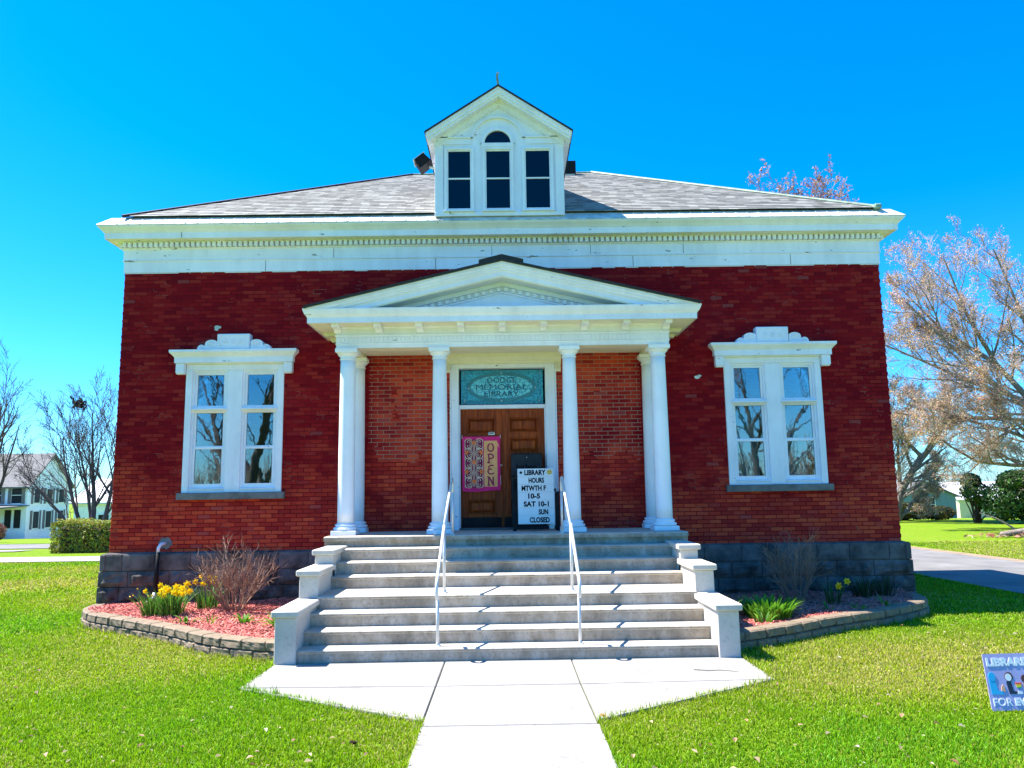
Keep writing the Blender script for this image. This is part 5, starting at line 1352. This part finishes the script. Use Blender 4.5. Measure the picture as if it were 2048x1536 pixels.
tree('leaning_tree', 22.0, 31, 'leaning budding tree right of the library, trunk bowed to the right', 53, sp_maple, [(-.2, .2, (-.05, .1, 1), 6.5, .14)], (M['bark_grey'], M['twig']), buds=(2, .036, budc, .5), group='budding trees beyond the driveway', extra=limbs([
    ([(21.9, 31, -.2), (22.3, 31, 1.5), (23.2, 31, 2.9), (24.4, 31, 4.2), (25.3, 31, 5.6), (25.8, 31, 7.4)], .26), ([(22.1, 31, 0), (22.9, 31, .9), (23.9, 31, 1.9), (24.7, 31, 3.0)], .12), ([(23.8, 31, 3.5), (22.6, 31.2, 5.0), (21.9, 31.3, 7.4), (21.6, 31.4, 9.6)], .12)]))
sp_far = [dict(s_) for s_ in sp_up]
for s_ in sp_far[2:]: s_['rmin'] = s_['rmin'] * 1.3
sp_far[0]['from'] = .62; sp_far[0]['kids'] = 12; sp_far[0]['len'] = (.2, .32); sp_far[0]['angle'] = (.25, .55)
tree('maple_tree', 16.7, 30, 'tall tree whose reddish top shows above the roof at right', 55, sp_far, [(0, 0, (-.02, 0, 1), 16.9, .35), (0, 0, (.035, 0, 1), 16.8, .25), (0, 0, (-.02, .1, 1), 16.1, .2), (0, 0, (.07, -.05, 1), 16.5, .2), (0, 0, (-.01, -.06, 1), 17.1, .2), (0, 0, (-.035, -.03, 1), 16.9, .2), (0, 0, (.02, .04, 1), 17.1, .2)], (M['bark_grey'], M['bark_grey']), buds=(2, .06, [(.50, .26, .22), (.42, .18, .15), (.55, .36, .30)], .3), group='budding trees beyond the driveway')
# two trees across the street, seen only as reflections in the windows
sp_ref = [dict(wander=.08, up=.03, n=8, kids=8, angle=(.35, .8), len=(.40, .62), tip=.15, **{F_: .2}), dict(wander=.11, up=.06, n=6, kids=3, angle=(.4, .85), len=(.4, .65), tip=.25, **{F_: .15}), dict(wander=.13, up=.05, n=4, kids=1.2, angle=(.4, .8), len=(.4, .6), rmin=.03, **{F_: .1}), dict(wander=.14, up=.04, n=3, kids=0, angle=(.4, .8), len=(.4, .6), rmin=.014, **{F_: .2})]
for k_, (x, y, lab) in enumerate(((-14.5, -30, 'bare tree across the street, mirrored in the left window'), (17.5, -40, 'bare tree across the street, mirrored in the right window'))):
    tree('bare_tree', x, y, lab, 57 + k_, sp_ref, [(0, 0, (.05, 0, 1), 11, .34), (.2, 0, (.5, .1, 1), 9, .22), (-.2, 0, (-.5, -.1, 1), 9.5, .24)], (M['bark'], M['bark']))

# ------------------------------------------------------------------ leafy masses: hedge, evergreens
def leaf_mass(T, n, sampler, size, cols, rnd):
    for k in range(n):
        p, nrm = sampler(rnd); nrm = (nrm + Vector((rnd.gauss(0, .5), rnd.gauss(0, .5), rnd.gauss(0, .5)))).normalized(); u = perp(nrm, rnd) * size * rnd.uniform(.6, 1.3); v = nrm.cross(u).normalized() * size * rnd.uniform(.4, .8)
        T.quad([p - u, p - v, p + u, p + v], tuple(a * rnd.uniform(.65, 1.25) for a in rnd.choice(cols)))
def box_sampler(x0, x1, y0, y1, z0, z1, jit):
    A = [((x1 - x0) * (y1 - y0), 't'), ((x1 - x0) * (z1 - z0), 'f'), ((y1 - y0) * (z1 - z0), 'l'), ((y1 - y0) * (z1 - z0), 'r')]; tot = sum(a for a, _ in A)
    def f(r):
        q = r.random() * tot
        for a, k in A:
            if q < a: break
            q -= a
        x, y, z = r.uniform(x0, x1), r.uniform(y0, y1), r.uniform(z0, z1); d = -abs(r.gauss(0, jit)) + .04
        wob = .06 * math.sin(x * 3) + .05 * math.sin(z * 4 + x)
        if k == 't': return Vector((x, y, z1 + d + wob)), Vector((0, 0, 1))
        if k == 'f': return Vector((x, y0 - d + wob, z)), Vector((0, -1, 0))
        if k == 'l': return Vector((x0 - d, y, z)), Vector((-1, 0, 0))
        return Vector((x1 + d, y, z)), Vector((1, 0, 0))
    return f
def blob_sampler(bl_):
    def f(r):
        c, rad = r.choice(bl_); d = Vector((r.gauss(0, 1), r.gauss(0, 1), r.gauss(0, 1))).normalized(); k = 1 - abs(r.gauss(0, .16))
        return Vector(c) + Vector((d.x * rad[0], d.y * rad[1], d.z * rad[2])) * k, d
    return f
M['twig_dark'] = bark('dark_twig', (.03, .02, .015), (.07, .05, .04))
def hedge(name, x0, x1, y0, y1, h, label, n, cols, size, seed, cat='hedge'):
    z = gzf((x0 + x1) / 2, (y0 + y1) / 2); t = thing(name, ((x0 + x1) / 2, (y0 + y1) / 2, z), label, cat); r = random.Random(seed)
    T = Tint(); leaf_mass(T, n, box_sampler(x0, x1, y0, y1, z - .1, z + h, .10), size, cols, r); T.build('foliage', M['leaf'], t)
    b = MB(); b.box(x0 + .18, x1 - .18, y0 + .18, y1 - .18, z - .1, z + h - .18, .1); b.build('twiggy_core', M['twig_dark'], t)
hedge('clipped_hedge', -16.7, -13.0, 15.6, 17.2, 1.12, 'clipped yellow-green hedge left of the library', 9000, [(.27, .29, .03), (.34, .34, .045), (.16, .20, .025)], .045, 61)
hedge('clipped_hedge', -19.9, -18.0, 27.0, 28.5, 2.2, 'small bright hedge behind the clipped hedge, by the library corner', 2500, [(.16, .24, .03), (.20, .28, .03)], .07, 62)
def bush(name, blobs, label, n, cols, size, seed, cat='shrub', stems=True):
    c0 = blobs[0][0]; z = gzf(c0[0], c0[1]); t = thing(name, (c0[0], c0[1], z), label, cat); r = random.Random(seed)
    T = Tint(); leaf_mass(T, n, blob_sampler([((c[0], c[1], z + c[2]), rd) for c, rd in blobs]), size, cols, r); T.build('foliage', M['leaf'], t)
    w = Wood(seed)
    for c, rd in blobs:
        for k in range(5): w.branch((c0[0] + w.r.uniform(-.2, .2), c0[1], z), (c[0] - c0[0] + w.r.gauss(0, .4 * rd[0]), c[1] - c0[1], c[2] + w.r.gauss(0, .3)), max(.3, c[2] + rd[2] * .5), .05, .015, .1, .05, 5, 0)
    w.mesh((0,), 5).build('stems', M['twig_dark'], t)
EG = [(.035, .08, .02), (.06, .13, .028), (.09, .18, .035)]
bush('evergreen_shrub', [((26.2, 26, 1.3), (1.6, 1.1, 1.3)), ((25.0, 26, 1.1), (1.1, .9, 1.0)), ((27.6, 26, .9), (1.4, 1, .9)), ((25.6, 25.8, 2.1), (.9, .8, .6)), ((28.6, 26, 1.3), (1.2, 1, 1.0))], 'dark spreading evergreen shrub at the right edge beyond the lawn', 9000, EG, .085, 63)
bush('evergreen_shrub', [((28.0, 24.5, .75), (1.3, .7, .7)), ((26.9, 24.6, .9), (.6, .5, .35))], 'lighter green shrub in front of the dark evergreen at right', 2500, [(.10, .17, .03), (.14, .21, .04)], .075, 64)
bush('low_shrub', [((23.3, 33, .55), (.9, .7, .55)), ((24.4, 33, .5), (1.0, .7, .5)), ((25.5, 33, .4), (1.0, .7, .42)), ((22.6, 33, .5), (.6, .6, .6))], 'low olive shrub row under the leaning tree', 5000, [(.10, .10, .03), (.14, .12, .04), (.07, .08, .02)], .08, 65)
bush('small_tree', [((24.2, 27.0, 1.55), (.75, .7, .55)), ((24.0, 27.0, 2.15), (.5, .5, .4)), ((24.6, 27.0, 1.0), (.5, .5, .3))], 'small dark tree with thin bare stem beside the spreading evergreen', 2500, EG, .09, 66, 'tree')
bush('red_shrub', [((-34.9, 40, .7), (1.0, .9, .7))], 'russet shrub at the left edge beside the white house', 1500, [(.30, .12, .07), (.22, .10, .06)], .09, 67)

# fallen branches
lg = thing('fallen_branch', (20.0, 16, 0), 'pile of fallen branches and dead leaves on the right lawn', 'log')
w = Wood(71); lz = 0.02
MB().tube([(18.2, 15.6, .12), (19.4, 15.9, .20), (20.8, 16.2, .26), (22.6, 16.5, .25)], [.10, .13, .15, .16], 8).build('trunk', M['bark_grey'], lg, True)
for (p, d, L) in (((18.9, 15.8, .2), (-.6, -.1, .5), 1.4), ((19.3, 15.9, .25), (.5, .2, .7), 1.6), ((20.2, 16, .2), (.2, -.3, .8), 1.3), ((20.8, 16, .2), (.8, -.2, .5), 1.7), ((21.2, 16, .2), (-.7, .1, .6), 1.5), ((18.6, 15.8, .12), (-1, -.2, .15), 1.2)):
    w.branch(p, d, L, .04, .012, .15, -.08, 6, 0)
w.mesh((0,), 5).build('branches', M['bark_grey'], lg)
T = Tint(); r = random.Random(72)
for k in range(900):
    x, y = 20.6 + r.gauss(0, 1.4), 15.6 + r.gauss(0, .5); p = Vector((x, y, .03 + abs(r.gauss(0, .06)))); u = Vector((r.gauss(0, .05), r.gauss(0, .05), r.gauss(0, .03))); v = Vector((r.gauss(0, .05), r.gauss(0, .05), r.gauss(0, .03))); T.quad([p - u, p - v, p + u, p + v], tuple(c * r.uniform(.6, 1.2) for c in (.42, .24, .13)))
T.build('dead_leaves', M['leaf'], lg)

# ------------------------------------------------------------------ houses behind
M['clap'] = white_paint('white_clapboard', (.84, .87, .92), dirt=.1); M['grey_shingle'] = simple('grey_shingle', (.15, .15, .155), .85, .2, 4, bmp=.3, bscale=20); M['teal'] = simple('blue_grey_siding', (.13, .22, .24), .7, .1, 3); M['creamwall'] = simple('cream_siding', (.62, .58, .36), .7, .08, 3); M['paleroof'] = simple('pale_roof', (.62, .62, .64), .6, .1, 3); M['palegreen'] = simple('pale_green_siding', (.42, .50, .36), .7, .1, 3)
def gable(name, x0, x1, y0, y1, h, rh, wm, rm, label, zg, wins=(), axis='x', over=.4, board=0):
    t = thing(name, ((x0 + x1) / 2, (y0 + y1) / 2, zg), label, 'house')
    b = MB()
    if axis == 'x':
        ym = (y0 + y1) / 2; b.prism([(y0, zg - .5), (y1, zg - .5), (y1, zg + h), (ym, zg + h + rh), (y0, zg + h)], 0, x0, x1)
    else:
        xm = (x0 + x1) / 2; b.prism([(x0, zg - .5), (x1, zg - .5), (x1, zg + h), (xm, zg + h + rh), (x0, zg + h)], 1, y0, y1)
    wl = b.build('wall', wm, t)
    if board:
        k = 0; q = MB(); z = zg + .3
        while z < zg + h - .1: q.prism([(y0 - .03, z), (y0 - .004, z), (y0 - .004, z + board), ], 0, x0, x1); z += board
        q.build('clapboards', wm, wl, kind='stuff')
    b = MB()
    if axis == 'x':
        s_ = rh / ((y1 - y0) / 2)
        for sg, ye in ((-1, y0 - over), (1, y1 + over)):
            ze = zg + h - s_ * over; b.prism([(ye, ze), (ym, zg + h + rh + .01), (ym, zg + h + rh + .18), (ye, ze + .16)], 0, x0 - over, x1 + over)
    else:
        s_ = rh / ((x1 - x0) / 2)
        for sg, xe in ((-1, x0 - over), (1, x1 + over)):
            ze = zg + h - s_ * over; b.prism([(xe, ze), (xm, zg + h + rh + .01), (xm, zg + h + rh + .18), (xe, ze + .16)], 1, y0 - over, y1 + over)
    b.build('roof', rm, t)
    for (wx, wz, ww, wh) in wins:
        q = MB(); frame_box(q, wx - ww / 2 - .1, wx + ww / 2 + .1, zg + wz, zg + wz + wh, .1, y0 - .06, y0 + .0); f = q.build('window', M['sign_white'], t)
        MB().box(wx - ww / 2, wx + ww / 2, y0 - .04, y0 - .02, zg + wz + .1, zg + wz + wh - .1).build('pane', M['interior'], f); q = MB(); q.box(wx - ww / 2, wx + ww / 2, y0 - .05, y0 - .041, zg + wz + wh / 2 - .03, zg + wz + wh / 2 + .03); q.build('meeting_rail', M['sign_white'], f)
    return t
# white house with a porch, far left (about seventy metres off)
hz = gzf(-54.6, 70)
H = gable('white_house', -70.6, -50.9, 70, 78, 5.6, 3.4, M['clap'], M['grey_shingle'], 'white two-storey house with a wrap-around porch at far left', hz, [(-54.2 + .0, 3.6, 1.1, 1.9), (-53.1, 3.6, .0, 0.01)][:1] + [(-52, 3.6, 1.1, 1.9), (-57.6, 3.6, 1.1, 1.9), (-60.6, 3.6, 1.1, 1.9)], board=.16)
for x, w in ((-53.5, .0),): pass
for x in (-54.95, -53.45, -52.75, -51.3): MB().box(x - .17, x + .17, 69.9, 69.96, hz + 3.65, hz + 5.45).build('shutter', M['sill'], H)
for x in (-58.8, -57.7): MB().box(x - .4, x + .4, 69.92, 69.98, hz + .9, hz + 3.0).build('porch_door', M['interior'], H)
for x in (-55.2, -54.2, -52.8, -51.8): MB().box(x - .33, x + .33, 69.92, 69.98, hz + 1.1, hz + 3.0).build('porch_window', M['interior'], H)
b = MB(); b.add([(-70.6, 67, hz + 3.0), (-53.2, 67, hz + 3.0), (-50.6, 70, hz + 3.4), (-70.6, 70, hz + 3.9), (-70.6, 67, hz + 3.2), (-53.2, 67, hz + 3.2), (-50.6, 70, hz + 3.5), (-70.6, 70, hz + 4.0)], [(4, 5, 6, 7), (0, 1, 5, 4), (1, 2, 6, 5), (3, 2, 1, 0)]); b.build('porch_roof', M['grey_shingle'], H)
MB().box(-70.6, -53.2, 67.1, 67.25, hz + 2.65, hz + 3.0).build('porch_fascia', M['clap'], H)
MB().box(-70.6, -53.2, 67, 70, hz + .55, hz + .7).build('porch_floor', M['sill'], H)
for x in (-62.2, -59.8, -56.6, -53.5): MB().lathe([(.16, hz + .7), (.18, hz + .75), (.12, hz + .9), (.11, hz + 2.3), (.2, hz + 2.6), (.2, hz + 2.66)], x, 67.2, 10).build('porch_post', M['clap'], H, True)
q = MB(); x = -62.2
while x < -56.8: q.box(x - .02, x + .02, 67.18, 67.22, hz + .75, hz + 1.45); x += .14
q.box(-62.2, -56.7, 67.16, 67.24, hz + 1.45, hz + 1.52); q.build('balustrade', M['clap'], H)
q = MB(); x = -64.6
while x < -56.6: q.box(x - .02, x + .02, 67.05, 67.09, hz - .3, hz + .55); x += .2
for z in (0, .2, .4): q.box(-64.6, -56.6, 67.04, 67.1, hz + z - .1, hz + z - .06)
q.build('lattice', M['clap'], H)
for k in range(4): MB().box(-56.6, -54.2, 65.7 + k * .32, 67, hz + k * .17 - .1, hz + .17 + k * .17 - .1).build('porch_step', M['clap'], H)
for y in (71.6, 73.9, 76.2):
    for z0, z1 in ((3.6, 5.3), (.9, 2.9)):
        f = MB().box(-50.9, -50.83, y - .6, y + .6, hz + z0, hz + z1).build('window', M['sign_white'], H); MB().box(-50.84, -50.80, y - .48, y + .48, hz + z0 + .12, hz + z1 - .12).build('pane', M['dark_grey'], f)
        for sy in (-.78, .78): MB().box(-50.89, -50.82, y + sy - .16, y + sy + .16, hz + z0, hz + z1).build('shutter', M['sill'], H)
# second pale building between the white house and the library
gable('pale_house', -41.5, -31, 62, 72, 3.4, 2.2, M['clap'], M['paleroof'], 'pale house glimpsed behind the many-stemmed tree', gzf(-36, 62), [(-38.6, 1.0, 1.0, 1.3), (-36, 1.0, 1.0, 1.3)])
# right side houses
gz_ = gzf(30, 95)
gable('blue_grey_house', 52, 60.5, 92, 102, 3.0, 1.9, M['teal'], M['grey_shingle'], 'blue-grey bungalow behind the leaning tree', gzf(56, 92), [(56.6, 1.0, 2.0, 1.8)], axis='y')
gable('cream_house', 72.5, 86, 112, 124, 3.0, 2.6, M['creamwall'], M['paleroof'], 'cream house with pale roof beyond the right lawn', gzf(76, 112), [(80.2, 1.0, 1.1, 1.5), (82.0, 1.0, .8, 1.5)])
gable('pale_green_house', 84, 96, 104, 114, 3.0, 2.4, M['palegreen'], M['grey_shingle'], 'pale green house half hidden by the evergreen', gzf(90, 104), [(91, 1.0, 1.2, 1.2)], axis='y')
# far woods on both sides read as one brown mass
M['far_twig'] = simple('far_twig', (.22, .16, .13), .9, .2, .3)
def far_wood(name, x0, x1, y, h, n, seed):
    r = random.Random(seed); b = MB()
    for k in range(n):
        x = r.uniform(x0, x1); yy = y + r.uniform(-8, 8); z = gzf(x, yy); hh = h * r.uniform(.55, 1.0)
        for j in range(9):
            dx, dy = r.gauss(0, .22), r.gauss(0, .2); z0 = z + hh * r.uniform(.0, .5); p0 = (x + dx * 2, yy, z0); p1 = (x + dx * 2 + dx * hh * .5, yy + dy * hh * .3, z0 + hh * r.uniform(.25, .5)); b.tube([p0, p1], [.09, .03], 3, cap=False)
    return tag(b.build(name, M['far_twig']), kind='stuff')
far_wood('far_woodland', 45, 230, 150, 11, 420, 81); far_wood('far_woodland', -190, -30, 135, 9, 300, 82); far_wood('far_woodland', -90, 90, -95, 12, 260, 83)

# ------------------------------------------------------------------ grass blades and leaf litter
ng = np.random.default_rng(12)
pathP = [(-2.64, -4.0), (-2.66, -5.15), (-.73, -6.36), (-.705, -6.5), (-.70, -20), (.765, -20), (.755, -6.42), (2.66, -5.14), (2.66, -4.0)]
hole = [pathP, [(-2.7, -4.15), (2.7, -4.15), (2.7, 0), (-2.7, 0)], bedL, bedR, [(-6.85, -.12), (6.85, -.12), (6.85, 5.4), (-6.85, 5.4)]]
def pnoise(x, y, s, sd):
    out = np.zeros_like(x); rr = np.random.default_rng(sd)
    for k in range(7):
        a = rr.uniform(0, 6.28); f = s * rr.uniform(.5, 2.2); out += np.sin((x * np.cos(a) + y * np.sin(a)) * f + rr.uniform(0, 6.28))
    return out / 7
def grass(bounds, dens, hgt, wid, fade=None):
    x0, x1, y0, y1 = bounds; n = int((x1 - x0) * (y1 - y0) * dens); x = ng.uniform(x0, x1, n); y = ng.uniform(y0, y1, n)
    k = np.ones(n, bool)
    for h in hole: k &= ~inpoly(x, y, h)
    k &= ~((x > 9.05) & (x < 13.3)); k &= (np.abs(x - .02) < (y + 13.3) * .70 + .5)
    x, y = x[k], y[k]; return x, y, np.full(len(x), hgt), np.full(len(x), wid)
parts = [grass((-6.5, 6.5, -8.3, -5.0), 5200, .038, .0040), grass((-9, 9.05, -5.0, -2.0), 3300, .040, .0048), grass((-12, 9.05, -2.0, 3), 1300, .045, .0075), grass((-16, 9.05, 3, 11), 420, .05, .011), grass((13.3, 26, 0, 14), 330, .05, .012)]
x = np.concatenate([p[0] for p in parts]); y = np.concatenate([p[1] for p in parts]); hh = np.concatenate([p[2] for p in parts]); ww = np.concatenate([p[3] for p in parts]); n = len(x)
lush = pnoise(x, y, 1.3, 1) + .6 * pnoise(x, y, 4.5, 2); fine = pnoise(x, y, 14, 3)
hh = hh * ng.uniform(.45, 1.25, n) * (1 + .35 * np.clip(lush, -1, 1) + .2 * fine)
# taller tufts along the path edge and the block walls where the mower misses
edge = np.zeros(n)
for poly in (pathP, bedL, bedR):
    for i in range(len(poly)):
        a = np.array(poly[i]); b_ = np.array(poly[(i + 1) % len(poly)]); ab = b_ - a; t = np.clip(((x - a[0]) * ab[0] + (y - a[1]) * ab[1]) / max(ab @ ab, 1e-9), 0, 1); d = np.hypot(x - a[0] - ab[0] * t, y - a[1] - ab[1] * t); edge = np.maximum(edge, np.clip(1 - d / .10, 0, 1))
hh *= 1 + 1.5 * edge * ng.uniform(.2, 1, n)
ang = ng.uniform(0, 6.283, n); ln = np.abs(ng.normal(.0, .42, n)) + .08; ca, sa = np.cos(ang), np.sin(ang); z = gz(x, y) - .012
fa = ng.uniform(0, 6.283, n); cf, sf = np.cos(fa), np.sin(fa)
V = np.zeros((n, 5, 3), np.float32); ty = (0, 0, .55, .55, 1.0); sw = (-1, 1, -.8, .8, 0)
for k in range(5):
    t = ty[k]; V[:, k, 0] = x + ca * ln * hh * t ** 1.6 + cf * ww * sw[k]; V[:, k, 1] = y + sa * ln * hh * t ** 1.6 + sf * ww * sw[k]; V[:, k, 2] = z + hh * t * (1 - .25 * ln * t)
F3 = (np.arange(n)[:, None, None] * 5 + np.array([(0, 1, 3), (0, 3, 2), (2, 3, 4)])[None]).reshape(-1, 3)
patch = np.clip(pnoise(x, y, .75, 8) * 2.6 + .5 * lush - .12, -1.3, 1)
base = np.stack([.25 - .085 * patch, .40 - .01 * patch, np.full(n, .006)], 1) * ng.uniform(.55, 1.3, (n, 1))
dry = ng.random(n) < np.clip(.12 - .30 * patch - .08 * fine, .02, .5); base[dry] = np.array([.56, .48, .16]) * ng.uniform(.6, 1.2, (dry.sum(), 1))
base = np.clip(base, .003, 1); cols = np.ones((n, 5, 4), np.float32)
for k in range(5): cols[:, k, :3] = base * (.6, .6, 1.0, 1.0, 1.45)[k]  # highlight and dry tone put into tip colour, feet darkened for contrast
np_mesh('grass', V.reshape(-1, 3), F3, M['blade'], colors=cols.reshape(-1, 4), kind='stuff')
tw_ = MB().tube([(1.98, -4.72, .02), (2.12, -4.78, .022), (2.25, -4.76, .02), (2.33, -4.80, .021), (2.42, -4.86, .02)], [.004, .004, .0035, .003, .002], 5).build('fallen_twig', M['bark'])
tag(tw_, 'thin dark twig lying on the concrete right of the steps', 'twig')
# litter of old leaves
T = Tint(); r = random.Random(91)
def dead_leaf(T, x, y, s, c, r):
    z = gzf(x, y) + .035 + r.uniform(-.008, .012); a = r.uniform(0, 6.28); d = Vector((math.cos(a), math.sin(a), r.uniform(-.2, .4))).normalized(); sd = d.cross(Vector((0, 0, 1))).normalized(); up = sd.cross(d); p = Vector((x, y, z)); cu = r.uniform(.1, .6)
    for sg in (-1, 1):
        T.quad([p - d * s, p - d * s * .2 + sd * sg * s * .62 + up * s * cu, p + d * s * .35 + sd * sg * s * .45 + up * s * cu * .8, p + d * s], tuple(q * r.uniform(.8, 1.15) for q in c))
for k in range(520):
    y = -8 + 8.5 * r.random() ** 1.6; x = r.uniform(-1, 1) * ((y + 13.3) * .66)
    if any(bool(inpoly(np.array([x]), np.array([y]), h)[0]) for h in hole) or 8.9 < x: continue
    dead_leaf(T, x, y, r.uniform(.011, .034) if r.random() < .6 else .012, r.choice([(.46, .34, .22), (.36, .24, .14), (.52, .42, .30), (.22, .12, .07)]), r)
T.build('leaf_litter', M['leaf'], kind='stuff')
for (x, y, s, c, lab) in ((-1.18, -7.05, .045, (.05, .02, .018), 'dark curled dead leaf on the lawn, lower left of the path'), (1.72, -7.12, .032, (.40, .27, .15), 'tan dead leaf on the lawn, lower right of the path'), (.80, -6.42, .03, (.62, .36, .12), 'orange dead leaf at the corner of path and lawn')):
    T = Tint(); dead_leaf(T, x, y, s, c, random.Random(int(x * 100))); dead_leaf(T, x + .01, y + .005, s * .7, c, random.Random(int(x * 100) + 1)); tag(T.build('dead_leaf', M['leaf']), lab, 'leaf')
